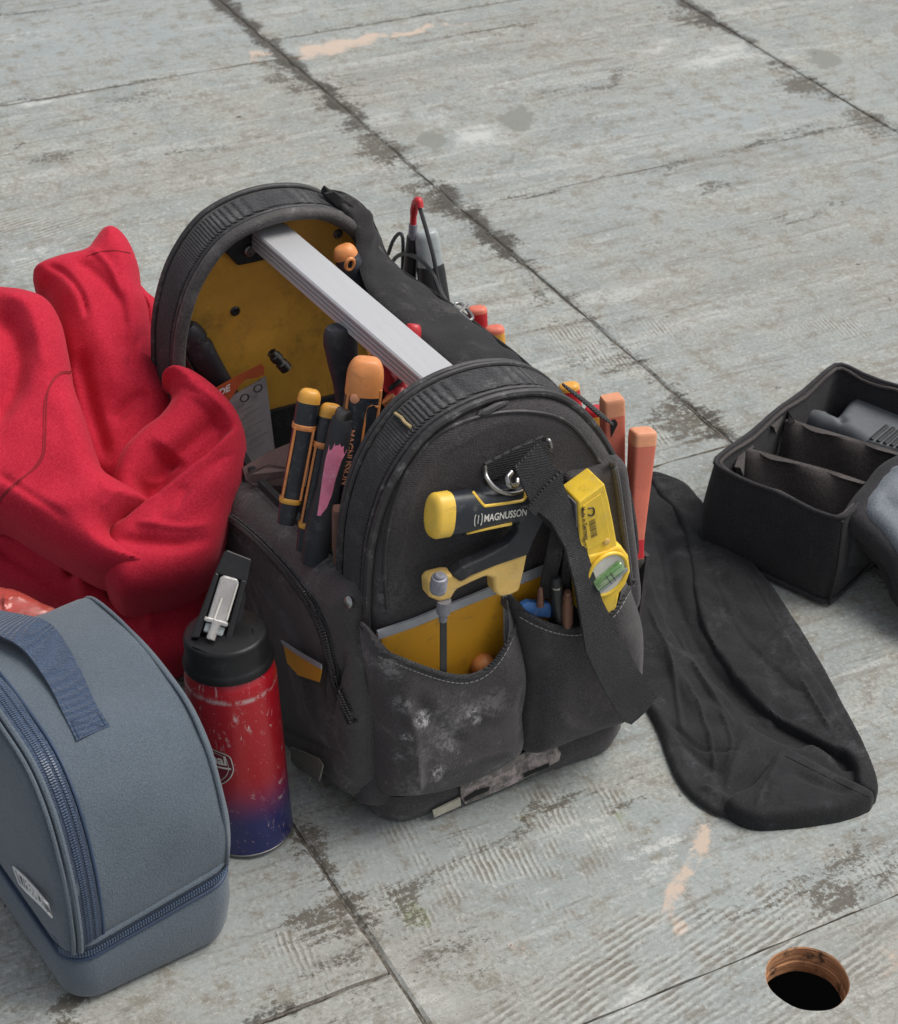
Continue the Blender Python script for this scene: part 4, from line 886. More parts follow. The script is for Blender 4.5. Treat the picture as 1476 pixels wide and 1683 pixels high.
# --- dark tool against the yellow board, back left
t = root_for('tape_gun', 'dark folded tool standing in the far left corner against the yellow board', 'tool', [A(300, 545, 1.44), A(360, 640, 1.40)])
mesh('body', *bar(A(300, 538, 1.462), A(376, 652, 1.452), capsecs(0, .2, .030, .02, .6) + [(.25, .026, .018), (.3, .030, .020), (.5, .026, .018), (1, .020, .015)], CAMF, 3), M['blackr'], t)
mesh('blade', *bar(A(294, 566, 1.452), A(330, 640, 1.45), [(0, .002, .002), (.3, .003, .002), (1, .005, .002)], CAMF, 4), M['dsteel'], t)
mesh('handle', *tube(catmull([A(296, 556, 1.462), A(304, 590, 1.460), A(318, 640, 1.455)], 5), .006, 10), M['black'], t)
# --- bits standing against the yellow board
t = root_for('socket_adaptor', 'stepped steel socket adaptor standing in front of the yellow board', 'socket', [A(441, 572, 1.45), A(458, 600, 1.45)])
mesh('socket', *lathe(A(458, 592, 1.445), nrm(A(440, 572, 1.448) - A(458, 592, 1.445)), [(.0058, -.012), (.0058, -.004), (.0048, -.003), (.0048, 0), (.0058, .001), (.0058, .006), (.0046, .007), (.0046, .011), (.0032, .0112), (.0030, .008)], 20), M['dsteel'], t, angle=30)

# --- compact hacksaw hanging on the front
YH = 1.072
t = root_for('hacksaw', 'compact hacksaw with a black and yellow handle lying across the front panel', 'hacksaw', [A(720, 850, YH), A(860, 850, YH)])
a, b = A(707, 849, 1.072), A(880, 822, 1.078); ax_ = nrm(b - a)
HFc = nrm(V(-.15, -1, .25)); HFc = nrm(HFc - ax_ * (HFc @ ax_)); up_ = nrm(np.cross(HFc, ax_)); up_ = up_ if up_[2] > 0 else -up_
gp = mesh('grip', *bar(a, b, [(.10, .034, .021), (.3, .0335, .022), (.6, .032, .021), (.85, .031, .019), (1, .027, .015)], HFc, 2.7), M['grip'], t)
mesh('end_cap', *bar(a, b, capsecs(-.005, .05, .036, .0225, .55) + [(.16, .036, .0225)], HFc, 2.5), M['yellow'], t)
def hf(tt, s_, l_=0): return a + (b - a) * tt + up_ * s_ + HFc * (.0109 * max(.0, 1 - abs(s_ / .0172) ** 2.7) ** (1 / 2.7) + l_ - .0006)
for pts in ([(.35, .0165), (.37, .0125), (.42, .007), (.46, .006), (.7, .0056), (.80, .0062), (.825, .0115), (.83, .0155)], [(.33, -.0166), (.36, -.0155), (.5, -.0140), (.72, -.0130)]):
    mesh('yellow_line', *tube(catmull([hf(*q) for q in pts], 5), .0013, 6), M['yellow'], t)
lettering('MAGNUSSON', .0082, hf(.43, -.0066, .0008), ax_, up_, M['offwhite'], gp, .00015, .80)
for dx in (-.0045, .0045):
    c = hf(.375, -.004, .0008); mesh('emblem', *tube([c + ax_ * (math.copysign(.0022, dx) + dx * .28 * math.cos(k)) + up_ * .0050 * math.sin(k) for k in np.linspace(-1.2, 1.2, 9)], .00045, 5), M['offwhite'], gp)
mesh('emblem', *tube([hf(.375, -.0005, .0008), hf(.375, -.0072, .0008)], .00045, 5), M['offwhite'], gp)
def cut(px): return [A(540 + x / 2.545, 560 + y / 2.545, YH - .006) for x, y in px]
o = mesh('frame', *slab(cut([(518, 985), (560, 950), (640, 915), (700, 885), (755, 852), (790, 812), (800, 770), (790, 700), (860, 690), (915, 700), (905, 750), (880, 800), (856, 850), (838, 898), (700, 945), (600, 985), (556, 1012)]), -Y, .011), M['blackr'], t, smooth=False); bevel(o, .0022, 3)
o = mesh('yellow_frame', *slab([p + V(0, .0012, 0) for p in cut([(500, 985), (525, 985), (562, 1008), (700, 938), (838, 892), (825, 960), (803, 1052), (765, 1070), (722, 1078), (698, 1058), (694, 1000), (660, 992), (600, 1018), (540, 1048), (516, 1088), (470, 1098), (425, 1080), (420, 1020), (440, 1000)])], -Y, .0135), M['yellowp'], t, smooth=False); bevel(o, .0028, 3)
kc = A(721, 962, YH - .013); kn = [(.0060, -.006), (.0066, -.004)]
for i in range(9): kn += [(.0063, -.003 + i * .0011), (.0067, -.0025 + i * .0011)]
kn += [(.0060, .0085), (.0042, .009), (.0042, .0105), (.0032, .0115)]
mesh('knob', *lathe(kc + V(0, 0, .000), nrm((0, -.1, 1)), kn, 28), M['grey'], t, angle=25)
mesh('ferrule', *lathe(A(729, 1000, YH - .004), -Z, [(.0058, -.008), (.0055, .004), (.0036, .006), (.0034, .012)], 20), M['grey'], t)
mesh('blade', *slab([A(*p, YH - .003) for p in ((724, 1003), (734.5, 1003), (734.5, 1112), (724, 1112))], -Y, .0012), M['black'], t, smooth=False)
# --- orange ball end in the left pocket
c = A(795, 1078, 1.0865)
t = root_for('screwdriver', 'round orange handle end peeping out of the left front pocket', 'screwdriver', [c, c - Z * .05])
mesh('end_cap', *lathe(c - Z * .010, Z, [(.0085, -.012)] + [(.0108 * math.cos(k), .0108 * math.sin(k)) for k in np.linspace(-.6, 1.5, 12)], 28), M['orange'], t)
mesh('grip', *lathe(c - Z * .045, Z, [(.007, 0), (.008, .01), (.0085, .026)], 20), M['grip'], t)

# --- yellow torpedo level
YL = 1.058; TL = .026
t = root_for('spirit_level', 'short yellow spirit level with a round green vial, in the right front pocket', 'spirit level', [A(960, 820, YL), A(1000, 1000, YL)])
def ql(pts, y=YL): return [A(px, py, y) for px, py in pts]
o = mesh('body', *slab(ql([(951, 826), (994, 795), (1000, 818), (1009, 862), (1015, 896), (1012, 908), (1000, 912), (980, 925), (968, 945), (964, 968), (958, 962), (954, 920)]), -Y, TL), M['yellowl'], t, smooth=False); bevel(o, .0016, 3)
o = mesh('body', *slab(ql([(956, 925), (968, 912), (998, 905), (1015, 896), (1024, 900), (1035, 915), (1038, 940), (1030, 962), (1020, 976), (1017, 990), (1014, 1003), (990, 1016), (965, 1020), (962, 990)], YL - .0012), -Y, TL * .9), M['yellowl'], t, smooth=False, label='wider lower body that carries the vial'); bevel(o, .0035, 4)
mesh('metal_side', *slab([p_ - X * .0014 for p_ in (A(951, 829, YL) + Y * .002, A(954, 916, YL) + Y * .002, A(954, 916, YL) + Y * (TL - .001), A(951, 829, YL) + Y * (TL - .001))], -X, .0008), M['grey'], t, smooth=False)
o = mesh('recess', *slab(ql([(958, 832), (988, 811), (994, 835), (1003, 885), (966, 905), (959, 880)], YL - .0006), -Y, .0008), M['yellowl'], t, smooth=False); bevel(o, .0004)
lc = A(998, 944, YL - .0035); lx, lz = X, Z
def ell(r, n=36, c=lc, dy=0.0): return [c + lx * r * math.cos(a) * .94 + lz * r * math.sin(a) * 1.04 + V(0, dy, 0) for a in np.linspace(0, 2 * math.pi, n, endpoint=False)]
o = mesh('vial_window', *slab(ell(.0190), -Y, .004), M['offwhite'], t, smooth=False)
o = mesh('vial_ring', *tube(ell(.0196) + ell(.0196)[:1], .0016, 8, cap=False), M['yellowl'], t)
tl = math.radians(31); vx = V(math.cos(tl), 0, math.sin(tl)); vz = V(-math.sin(tl), 0, math.cos(tl))
vl = mesh('vial', *bar(lc + vx * .0140 - Y * .002, lc - vx * .0140 - Y * .002, [(0, .0090, .006), (.04, .0110, .007), (.96, .0110, .007), (1, .0090, .006)], -Y, 3), M['vial'], t)
for s_ in (-.0022, .0022): mesh('vial_line', *tube([lc + vx * s_ - vz * .0058 - Y * .0057, lc + vx * s_ + vz * .0058 - Y * .0057], .00035, 5), M['ink'], vl)
mesh('vial_shelf', *bar(lc + vx * .0160 - vz * .0085 - Y * .0010, lc - vx * .0150 - vz * .0085 - Y * .0010, [(0, .004, .003), (1, .004, .003)], -Y, 4), M['glassgrey'], t)
dn = nrm(A(975, 900, YL) - A(965, 830, YL)); rt = nrm(np.cross(dn, Y)); rt = rt if rt[0] > 0 else -rt
def lv(px, py): return A(px, py, YL - .0012)
lettering('Made in Germany', .0052, lv(954.5, 836), dn, rt, M['ink'], t, .0001, .9)
lettering('Type Nr. 27 2', .0040, lv(957, 884), dn, rt, M['ink'], t, .00005, .8)
mesh('print_mark', *tube(catmull([lv(967, 836), lv(975, 835), lv(977, 842), lv(973, 848), lv(967, 846)], 5), .0006, 5), M['ink'], t)
g = G(); kx = 0.0
for i in range(15):
    wd_ = (.0003, .0006, .0004, .0009, .0005)[i % 5]; q = lv(968, 857) + dn * kx; g.add([q, q + rt * .0058, q + rt * .0058 + dn * wd_, q + dn * wd_], [(0, 1, 2, 3)]); kx += wd_ + .0007
mesh('barcode', g.v, g.f, M['ink'], t, smooth=False, kind='stuff')
for px, py, r_ in ((997, 890, .0030), (961, 922, .0026)): mesh('rivet', *lathe(A(px, py, YL - .0005), -Y, [(r_, 0), (r_, .0008), (r_ * .7, .0012)], 16), M['yellowp'], t)
# --- small things at the mouth of the right pocket
a, b = A(913, 948, 1.066), A(922, 1050, 1.072)
t = root_for('bit_holder', 'black bit holder with a steel collar, taller of the two beside the strap', 'bit holder', [a, b])
mesh('shaft', *bar(a, b, capsecs(0, .06, .0082, .0082, .7) + [(.14, .0082, .0082), (.15, .0094, .0094), (.5, .0098, .0098), (1, .0095, .0095)], -Y, 2.6), M['black'], t, angle=30)
mesh('collar', *bar(line3(a, b, .13), line3(a, b, .17), [(0, .0088, .0088), (.2, .0095, .0095), (.8, .0095, .0095), (1, .0088, .0088)], -Y, 2), M['steel'], t)
a, b = A(933, 972, 1.060), A(932, 1030, 1.064)
t = root_for('bit_holder', 'short rusty brown bit holder right beside the hanging strap', 'bit holder', [a, b])
mesh('shaft', *bar(a, b, [(0, .0050, .005), (.03, .0056, .0056), (.12, .0056, .0056), (.14, .0075, .0075), (.24, .0078, .0078), (.28, .0068, .0068), (.36, .0088, .0088), (.9, .0088, .0088), (1, .006, .006)], -Y, 2.3), M['rust'], t, angle=30)
a, b = A(888, 965, 1.070), A(888, 1004, 1.072)
sr = [(0, .0012, .0012)]
for i in range(12): sr += [(.05 + i * .065, .0042 + i * .00022, .0042 + i * .00022), (.082 + i * .065, .0028 + i * .0002, .0028 + i * .0002)]
v, f = bar(a, b, sr, -Y, 2, 14); single('screw', 'single rusty screw standing point up in the right front pocket', 'screw', (a + b) / 2, v, f, M['rust'], angle=25)
o_ = [A(*p, 1.073) for p in ((858, 996), (870, 990), (905, 992), (908, 1000), (906, 1016), (880, 1014), (860, 1002))]; v, f = slab(o_, -Y, .006)
o = single('wall_plug_strip', 'grimy blue plastic strip at the mouth of the right front pocket', 'plastic strip', np.mean(o_, 0), v, f, M['blue'], smooth=False); bevel(o, .001)

# --- tools in the outer right pocket
def side_tool(a, b, w_, dp, e, mats, name, label, cat, secs=None, face=V(-.2, -1, 0)):
    t = root_for(name, label, cat, [a, b])
    mesh('grip', *bar(a, b, secs or [(.1, w_, dp), (.5, w_ * .97, dp), (1, w_ * .92, dp)], face, e), mats[0], t)
    mesh('end_cap', *bar(a, b, capsecs(0, .035, w_, dp, .82) + [(.105, w_ * 1.005, dp * 1.005)], face, e), mats[1], t); return t
a, b = A(1006, 652, 1.150), A(1008, 900, 1.135)
t = side_tool(a, b, .0185, .015, 7, (M['salmon'], M['salmont']), 'nail_bar', 'salmon orange square handle with a dark slot, close behind the front arch', 'tool handle', [(.07, .0185, .015), (1, .0185, .015)])
mesh('slot', *slab([A(*p, 1.140) for p in ((1004.5, 698), (1007, 691), (1012, 690), (1015, 695), (1014, 760), (1004, 762))], -Y, .001), M['void'], t, smooth=False)
a, b = A(1057, 706, 1.128), A(1040, 915, 1.105)
t = side_tool(a, b, .0205, .018, 5.5, (M['salmon'], M['salmont']), 'nail_bar', 'long tapering salmon red handle standing furthest right outside the pocket', 'tool handle', [(.07, .0205, .018), (.35, .0180, .017), (.7, .0145, .016), (.9, .0135, .015), (1, .0155, .016)])
mesh('ferrule', *bar(A(1040, 912, 1.105), A(1038, 930, 1.105), [(0, .017, .017), (.3, .020, .018), (1, .014, .014)], V(-.2, -1, 0), 3), M['dsteel'], t)
mesh('tip_grip', *bar(line3(a, b, .84), line3(a, b, .985), [(0, .0140, .0155), (.5, .0143, .0158), (1, .0163, .0168)], V(-.2, -1, 0), 5.5), M['red'], t)
for a, b, m1, m2, lb in ((A(784, 504, 1.40), A(790, 600, 1.39), 'red', 'salmon', 'dark red plier handle with a faded end, rear one beside the strap buckle'), (A(812, 536, 1.37), A(822, 640, 1.36), 'amber', 'salmon', 'amber plier handle just below the dark red one beside the strap buckle'), (A(934, 630, 1.235), A(950, 740, 1.22), 'red', 'amber', 'bright red plier handle with an amber tip behind the front arch shoulder'), (A(977, 668, 1.205), A(985, 800, 1.19), 'amber', 'red', 'amber plier handle with a reddish tip between the arch and the slotted handle')):
    grip2('pliers', lb, 'pliers', a, b, .0185, .015, M[m1], M[m2], face=V(-.4, -.9, 0), e=2.5, bandt=.09)
# --- test leads and grey tester beyond the strap
t = root_for('electrical_tester', 'grey and black electrical tester with a red probe tip and looped black leads', 'tester', [at(683, 340, x=.84), at(720, 500, x=.84)])
a, b = at(700, 378, x=.838), at(715, 500, x=.845)
mesh('body', *bar(a, b, capsecs(0, .1, .024, .018, .5) + [(.5, .026, .02)], V(-.2, -1, .2), 2.4), M['glassgrey'], t)
mesh('body', *bar(line3(a, b, .45), b, [(0, .0255, .0195), (.1, .027, .021), (1, .03, .022)], V(-.2, -1, .2), 2.6), M['black'], t, label='black lower half of the tester')
a2 = at(684, 330, x=.826); mesh('probe_tip', *tube(catmull([at(679, 372, x=.826), at(680, 350, x=.826), at(683, 334, x=.826), at(688, 330, x=.826), at(691, 342, x=.826)], 5), [.0032] * 5 + [.0038] * 6 + [.004] * 6 + [.0036] * 4, 10), M['red'], t)
mesh('probe_collar', *tube([at(678, 392, x=.826), at(679, 368, x=.826)], .0042, 10), M['grey'], t)
mesh('probe_body', *tube([at(672, 470, x=.826), at(677, 388, x=.826)], [.0075, .005], 10), M['black'], t)
mesh('lead', *tube(catmull([at(p[0], p[1], x=.826) for p in ((690, 342), (700, 375), (712, 420), (722, 470), (738, 505))], 6), .0021, 8), M['black'], t)
mesh('lead', *tube(catmull([at(p[0], p[1], x=.822) for p in ((645, 430), (655, 420), (672, 418), (695, 430), (712, 452), (722, 478), (735, 500))], 6), .0021, 8), M['black'], t)
mesh('lead', *tube(catmull([at(p[0], p[1], x=.824) for p in ((638, 418), (646, 396), (656, 384), (662, 392), (662, 430), (660, 470))], 6), .0019, 8), M['blackr'], t)

# ================================================================== RED SWEATSHIRT
JN = nrm((-.22, -.55, .80)); JP = V(.50, 1.42, .16)
sweat = thing('sweatshirt', 'crumpled bright red sweatshirt heaped over the left wall of the tool bag', 'sweatshirt', (.45, 1.42, 0))
def jr(name, outline, off, T, edge, folds, seed, **k):
    R_ = Relief(outline, JP + JN * off, JN, T=T, edge=edge, res=.0020, back=.05, smooth=5, folds=folds, noise=(.0018, 36, seed), rough=.42, **k); mesh(name, *R_.build(), M['fleece'], sweat, angle=75); return R_
j4 = jr('lower_folds', [(-60, 830), (0, 840), (60, 860), (125, 890), (200, 900), (300, 890), (358, 860), (352, 930), (348, 990), (330, 1040), (300, 1090), (240, 1110), (200, 1060), (150, 1030), (90, 1005), (40, 985), (0, 968), (-60, 950)], -.048, .05, .045,
   [('r', [(20, 880), (60, 905), (110, 950), (150, 1000), (180, 1030)], 14, .024), ('r', [(60, 870), (105, 910), (122, 950), (126, 985)], 12, -.040), ('r', [(125, 905), (135, 940), (140, 1000), (150, 1020)], 10, .018), ('r', [(170, 920), (178, 960), (195, 1010)], 8, -.026), ('r', [(-40, 900), (0, 920), (70, 965), (110, 985)], 9, -.014), ('r', [(330, 960), (260, 975), (225, 1000), (210, 1040)], 14, -.030), ('r', [(330, 935), (250, 955), (200, 990)], 12, .020), ('r', [(240, 1000), (250, 1060)], 10, .016)], 3)
j1b = jr('inner_fold', [(225, 470), (245, 485), (262, 500), (272, 525), (270, 545), (258, 566), (240, 570), (225, 540)], -.015, .02, .015, [('r', [(240, 490), (262, 520), (258, 560)], 4, -.008), ('r', [(232, 490), (250, 520), (250, 560)], 4, .005)], 9)
HX = 1
j1 = jr('hood', [(54, 458), (66, 443), (104, 429), (140, 420), (153, 406), (167, 388), (183, 382), (200, 388), (216, 408), (228, 440), (233, 475), (246, 510), (252, 545), (262, 590), (274, 628), (290, 665), (300, 720), (300, 800), (280, 860), (190, 850), (140, 760), (110, 660), (95, 560), (80, 500), (62, 480)], -.006, .042, .026,
   [('r', [(70, 456), (110, 478), (140, 520), (150, 560)], 5, -.006), ('r', [(150, 432), (185, 470), (205, 520)], 5, .0035), ('r', [(246, 560), (225, 600), (215, 640)], 5, -.004), ('s', [(128, 700), (118, 620), (104, 555), (86, 505), (58, 478)], 7, -.016, 60), ('r', [(122, 452), (160, 478), (200, 520), (212, 580)], 10, -.0045), ('r', [(96, 470), (150, 540), (190, 640), (215, 700)], 26, .010), ('r', [(195, 410), (212, 480), (222, 560), (240, 640)], 12, .004), ('r', [(130, 600), (150, 690), (180, 790)], 14, -.016), ('r', [(250, 670), (215, 690), (190, 720)], 10, -.006)], 4)
j2 = jr('body', [(266, 622), (276, 612), (292, 609), (320, 618), (354, 642), (386, 676), (402, 712), (405, 750), (398, 800), (380, 850), (368, 890), (354, 925), (325, 955), (285, 975), (250, 985), (215, 990), (195, 985), (176, 962), (168, 935), (172, 900), (178, 868), (184, 820), (188, 780), (204, 742), (235, 710), (262, 690), (280, 664), (280, 640)], .050, .040, .024,
   [('r', [(262, 625), (290, 650), (340, 680), (385, 720)], 4, -.0025), ('r', [(395, 760), (350, 790), (310, 830), (290, 870)], 5, -.003), ('r', [(300, 770), (270, 790), (235, 800)], 4, .003), ('r', [(355, 880), (300, 890), (220, 880)], 5, .003), ('s', [(186, 886), (215, 862), (252, 834), (300, 800), (350, 760), (400, 708)], 5, -.032, 95), ('r', [(402, 706), (350, 762), (300, 802), (250, 836), (190, 872)], 9, .006), ('r', [(285, 755), (262, 795), (235, 828)], 20, -.020), ('r', [(278, 648), (288, 662), (268, 676), (225, 690)], 6, -.012), ('r', [(345, 660), (300, 720), (250, 760)], 22, .006), ('r', [(372, 690), (320, 735), (275, 775)], 10, -.006), ('r', [(385, 790), (310, 850), (230, 895)], 22, .006), ('r', [(360, 900), (300, 915), (240, 912), (180, 905)], 11, -.007), ('r', [(310, 820), (270, 865), (255, 880)], 7, -.0035)], 5)
j3 = jr('sleeve', [(-90, 475), (0, 481), (45, 486), (80, 500), (100, 530), (110, 570), (120, 630), (140, 690), (158, 745), (172, 778), (196, 795), (225, 812), (246, 830), (232, 846), (200, 866), (184, 884), (206, 902), (236, 918), (262, 930), (240, 946), (200, 950), (160, 942), (118, 920), (83, 900), (50, 880), (0, 850), (-90, 815)], .062, .040, .024,
   [('r', [(60, 500), (88, 540), (100, 600), (112, 650)], 4, -.003), ('r', [(0, 800), (60, 840), (120, 880)], 6, -.0035), ('r', [(225, 815), (200, 830), (170, 860)], 4, .003), ('r', [(-20, 540), (15, 560), (34, 600), (30, 650), (5, 700), (-20, 720)], 20, -.014), ('r', [(0, 508), (45, 525), (72, 575), (84, 640)], 14, .005), ('r', [(92, 520), (104, 570), (112, 620)], 4, -.004), ('r', [(115, 660), (130, 730), (165, 800), (200, 840)], 14, .005), ('r', [(250, 838), (212, 858), (190, 884), (230, 905), (262, 918)], 6, -.010), ('r', [(170, 810), (120, 850), (60, 860), (0, 830)], 26, .006), ('r', [(-40, 610), (-5, 630)], 18, .010)], 6)
for dx in (0, 3.5):
    sp_ = catmull([(118 - dx, 611 + dx * .5), (100 - dx * .5, 612 + dx), (84, 628 + dx), (77 - dx, 660), (75 - dx, 720), (73 - dx, 745), (60 - dx, 768), (30, 790 + dx), (6, 812 + dx), (-5, 832 + dx)], 6)
    mesh('seam', *tube([j3.pt(*p, -.0002) for p in sp_], .0008, 6), M['seamred'], sweat)
mesh('seam', *tube([j1.pt(*p, -.0002) for p in catmull([(143, 421), (165, 414), (190, 412), (214, 416)], 6)], .0008, 6), M['seamred'], sweat)
# red translucent packet at the left edge of the picture
t_ = plain('red_translucent_film', (.62, .10, .08), .3, wear=.9, wearcol=(.75, .36, .30), sc=22, scr=.1); t_.node_tree.nodes['Principled BSDF'].inputs['Transmission Weight'].default_value = .25
RK = Relief([(-60, 960), (0, 966), (30, 972), (70, 992), (95, 1006), (80, 1040), (40, 1060), (0, 1070), (-60, 1070)], at(20, 1010, z=.13), (-.2, -.5, .85), T=.014, edge=.02, back=.02, smooth=4, noise=(.0014, 90, 2), folds=[('r', [(10, 980), (15, 1030)], 3, .004), ('r', [(-10, 1000), (40, 990), (80, 1010)], 4, .004)])
v, f = RK.build(); single('plastic_packet', 'crinkled red see-through packet between the sweatshirt and the lunch bag', 'packet', RK.P, v, f, t_)

# ================================================================== WATER BOTTLE
BB, BT = V(.4835, 1.140, 0), V(.4745, 1.158, .2105); bax = nrm(BT - BB); BR = .0372
bot = thing('water_bottle', 'scratched red to blue metal water bottle with a black flip-straw lid', 'water bottle', BB)
def bottle_mat():
    t = NT('red_blue_bottle_paint'); z_ = t.n('SeparateXYZ', {'Vector': t.co}).outputs[2]; nz = t.math('MULTIPLY', t.math('SUBTRACT', t.noise(14, 3), .5), .014)
    c = t.mix(t.rng(t.math('ADD', z_, nz), .032, .085), (.012, .018, .13), (.42, .006, .016))
    sc1 = t.noise(1, 8, .8, vec=t.map((60, 60, 26), rot=(.4, .2, .5)), dist=2.2); sc2 = t.noise(26, 6, .75)
    m_ = t.math('MULTIPLY', t.rng(sc1, .57, .62), t.rng(sc2, .46, .56)); c = t.mix(t.math('MULTIPLY', m_, .8), c, (.62, .46, .46))
    fl = t.rng(t.noise(330, 3, .6), .66, .70); c = t.mix(t.math('MULTIPLY', fl, .6), c, (.5, .28, .28))
    l1 = t.math('MULTIPLY', t.rng(t.math('ABSOLUTE', t.math('SUBTRACT', t.math('ADD', z_, t.math('MULTIPLY', nz, .5)), .162)), .0035, 0), t.rng(t.noise(55, 6, .8), .44, .56))
    l2 = t.math('MULTIPLY', t.rng(t.math('ABSOLUTE', t.math('SUBTRACT', t.math('ADD', z_, t.math('MULTIPLY', nz, .5)), .052)), .003, 0), t.rng(t.noise(48, 6, .8), .5, .6))
    c = t.mix(t.math('MULTIPLY', t.math('MAXIMUM', l1, l2), .7), c, (.6, .5, .5))
    return t.out(c, t.math('ADD', .3, t.math('MULTIPLY', t.noise(40, 4), .15)), t.noise(300, 3), .1, .0004, Metallic=.35, Coat_Weight=.35, Coat_Roughness=.2)
bd_ = mesh('body', *lathe(BB, bax, [(BR - .004, 0), (BR - .0012, .001), (BR, .0035), (BR, .160), (BR - .0008, .167), (BR - .003, .173), (BR - .006, .177), (.026, .179)], 72), bottle_mat(), bot)
mesh('base_rim', *lathe(BB, bax, [(BR - .003, .0002), (BR + .0001, .0018), (BR + .0002, .003), (BR - .001, .0036)], 72), M['steel'], bot)
LR = .0345
lid = mesh('lid', *lathe(BB, bax, [(LR - .001, .1745), (LR + .0018, .176), (LR + .0022, .180), (LR + .0006, .1825), (LR - .0006, .184), (LR - .0010, .2015), (LR - .0020, .2035), (LR - .004, .2045), (.004, .2048)], 64), M['lidb'], bot, angle=50)
# straw lever: a tilted frame holding the clear spout
lo_, hi_ = at(350, 1046, z=.206), at(386, 922, z=.250)
la = nrm(hi_ - lo_); lside = nrm(np.cross(la, nrm((lo_ + hi_) / 2 - CO))); lside = lside if lside[0] > 0 else -lside; lfn = nrm(np.cross(lside, la)); lfn = lfn if lfn @ V(0, -1, .3) > 0 else -lfn
def lq(s_, t_, d=0): return lo_ + la * t_ + lside * s_ + lfn * d
LL = np.linalg.norm(hi_ - lo_)
def extr(poly, d, th, mat, name, par, bw=.0012): o = mesh(name, *slab([lq(s_, t_, d) for s_, t_ in poly], lfn, th), mat, par, smooth=False); bevel(o, bw); return o
lev = extr([(-.0165, -.006), (-.0098, -.004), (-.0086, LL * .78), (-.0125, LL * .80)], 0, .018, M['lidb'], 'lever', bot)
extr([(.0098, -.010), (.0150, -.010), (.0138, LL * .8), (.0086, LL * .8)], 0, .018, M['lidb'], 'lever_side', lev)
extr([(-.0127, LL * .78), (-.0105, LL + .004), (-.0085, LL + .007), (.0125, LL + .005), (.0140, LL * .78)], 0, .018, M['lidb'], 'lever_top', lev)
extr([(-.0100, -.004), (-.0090, LL * .85), (.0092, LL * .85), (.0100, -.004)], -.009, .008, M['lidb'], 'lever_back', lev)
extr([(-.0082, LL * .20), (-.0076, LL * .74), (-.0055, LL * .79), (.0060, LL * .79), (.0080, LL * .74), (.0076, LL * .20)], .0015, .009, M['clear'], 'spout', bot, .0018)
extr([(-.0105, LL * .16), (-.0105, LL * .22), (.0088, LL * .22), (.0088, LL * .16)], .003, .010, M['clear'], 'spout_collar', bot)
mesh('spout_rib', *tube([lq(-.0028, LL * .2, .0025), lq(-.0016, LL * .5, .0025)], .0010, 6), M['offwhite'], bot)
mesh('spout_rib', *tube([lq(.0068, LL * .24, .0018), lq(.0072, LL * .72, .0018)], .0008, 6), M['offwhite'], bot)
mesh('spout_stem', *tube([lq(-.0005, LL * .17, .002), lq(-.0012, -.003, .003)], .0036, 12), M['clear'], bot)
extr([(-.0085, LL * .03), (-.0085, LL * .15), (.0075, LL * .15), (.0070, LL * .03)], -.001, .006, M['glassgrey'], 'spout_base', bot)
cc = BB + bax * .2053
mesh('hinge_wing', *slab([cc + V(*p, 0) for p in ((-.031, -.008), (-.014, -.016), (-.013, -.027), (-.024, -.020))], Z, .0015), M['lidb'], bot, smooth=False)
mesh('grip_fin', *slab([lq(s_, t_, -.016) for s_, t_ in ((.0135, -.006), (.0135, LL * .72), (.0165, LL * .60), (.0185, LL * .30), (.023, .004))], lfn, .003), M['lidb'], bot, smooth=False)
mesh('rib', *tube([cc + V(.014, -.024, .0002), cc + V(.019, -.010, .0004)], .0012, 6), M['lidb'], bot)
# crest printed round the side
q = at(352, 1252, y=1.1035); th0 = None; bestd = 9
for a_ in np.linspace(-math.pi, 0, 721):
    for h_ in (.095,):
        p = BB + bax * h_ + V(math.cos(a_), math.sin(a_), 0) * BR; pp = pix(p); d = abs(pp[0] - 340)
        if d < bestd and math.sin(a_) < 0: bestd = d; th0 = a_
bestd = 9e9
for h_ in np.linspace(.04, .16, 241):
    pp = pix(BB + bax * h_ + V(math.cos(th0), math.sin(th0), 0) * BR)
    if abs(pp[1] - 1252) < bestd: bestd = abs(pp[1] - 1252); hc = h_
def oncyl(x, y, l_=.0003): a_ = th0 + x / BR; return BB + bax * (hc + y) + V(math.cos(a_), math.sin(a_), 0) * (BR + l_)
shield = [(-.021, .0135), (-.010, .0165), (0, .0175), (.010, .0165), (.021, .0135), (.0235, .006), (.0235, -.002), (.019, -.011), (.011, -.018), (0, -.0225), (-.011, -.018), (-.019, -.011), (-.0235, -.002), (-.0235, .006)]
def dense(P, n=6, closed=True): return catmull([np.array(p) for p in P], n, closed)
rows = []; v = []; f = []
for i in range(17):
    yy = .0168 - i * .0385 / 16
    xs_ = [p for p in dense(shield)]; hwid = max([abs(p[0]) for p in xs_ if abs(p[1] - yy) < .0016] or [.002])
    for k in range(13): v.append(oncyl(-hwid * .97 + 2 * hwid * .97 * k / 12, yy, .00015))
for i in range(16):
    for k in range(12): f.append((i * 13 + k, i * 13 + k + 1, (i + 1) * 13 + k + 1, (i + 1) * 13 + k))
crest = mesh('crest', v, f, plain('maroon_print', (.16, .008, .02), .45), bot)
v2, f2 = strip2d(dense(shield, 5), .0009, True); mesh('crest_outline', [oncyl(*p) for p in v2], f2, M['offwhite'], crest)
v2, f2 = strip2d(dense([(a_ * .84, b_ * .86) for a_, b_ in shield], 5), .0005, True); mesh('crest_outline', [oncyl(*p) for p in v2], f2, M['offwhite'], crest)
tv, tf = text_mesh('Arsenal', .0128, .0004); tv[:, 0] *= .95; tx = (tv[:, 0].min() + tv[:, 0].max()) / 2
mesh('lettering', [oncyl(p[0] - tx, p[1] + .0035) for p in tv], tf, M['offwhite'], crest, smooth=False)
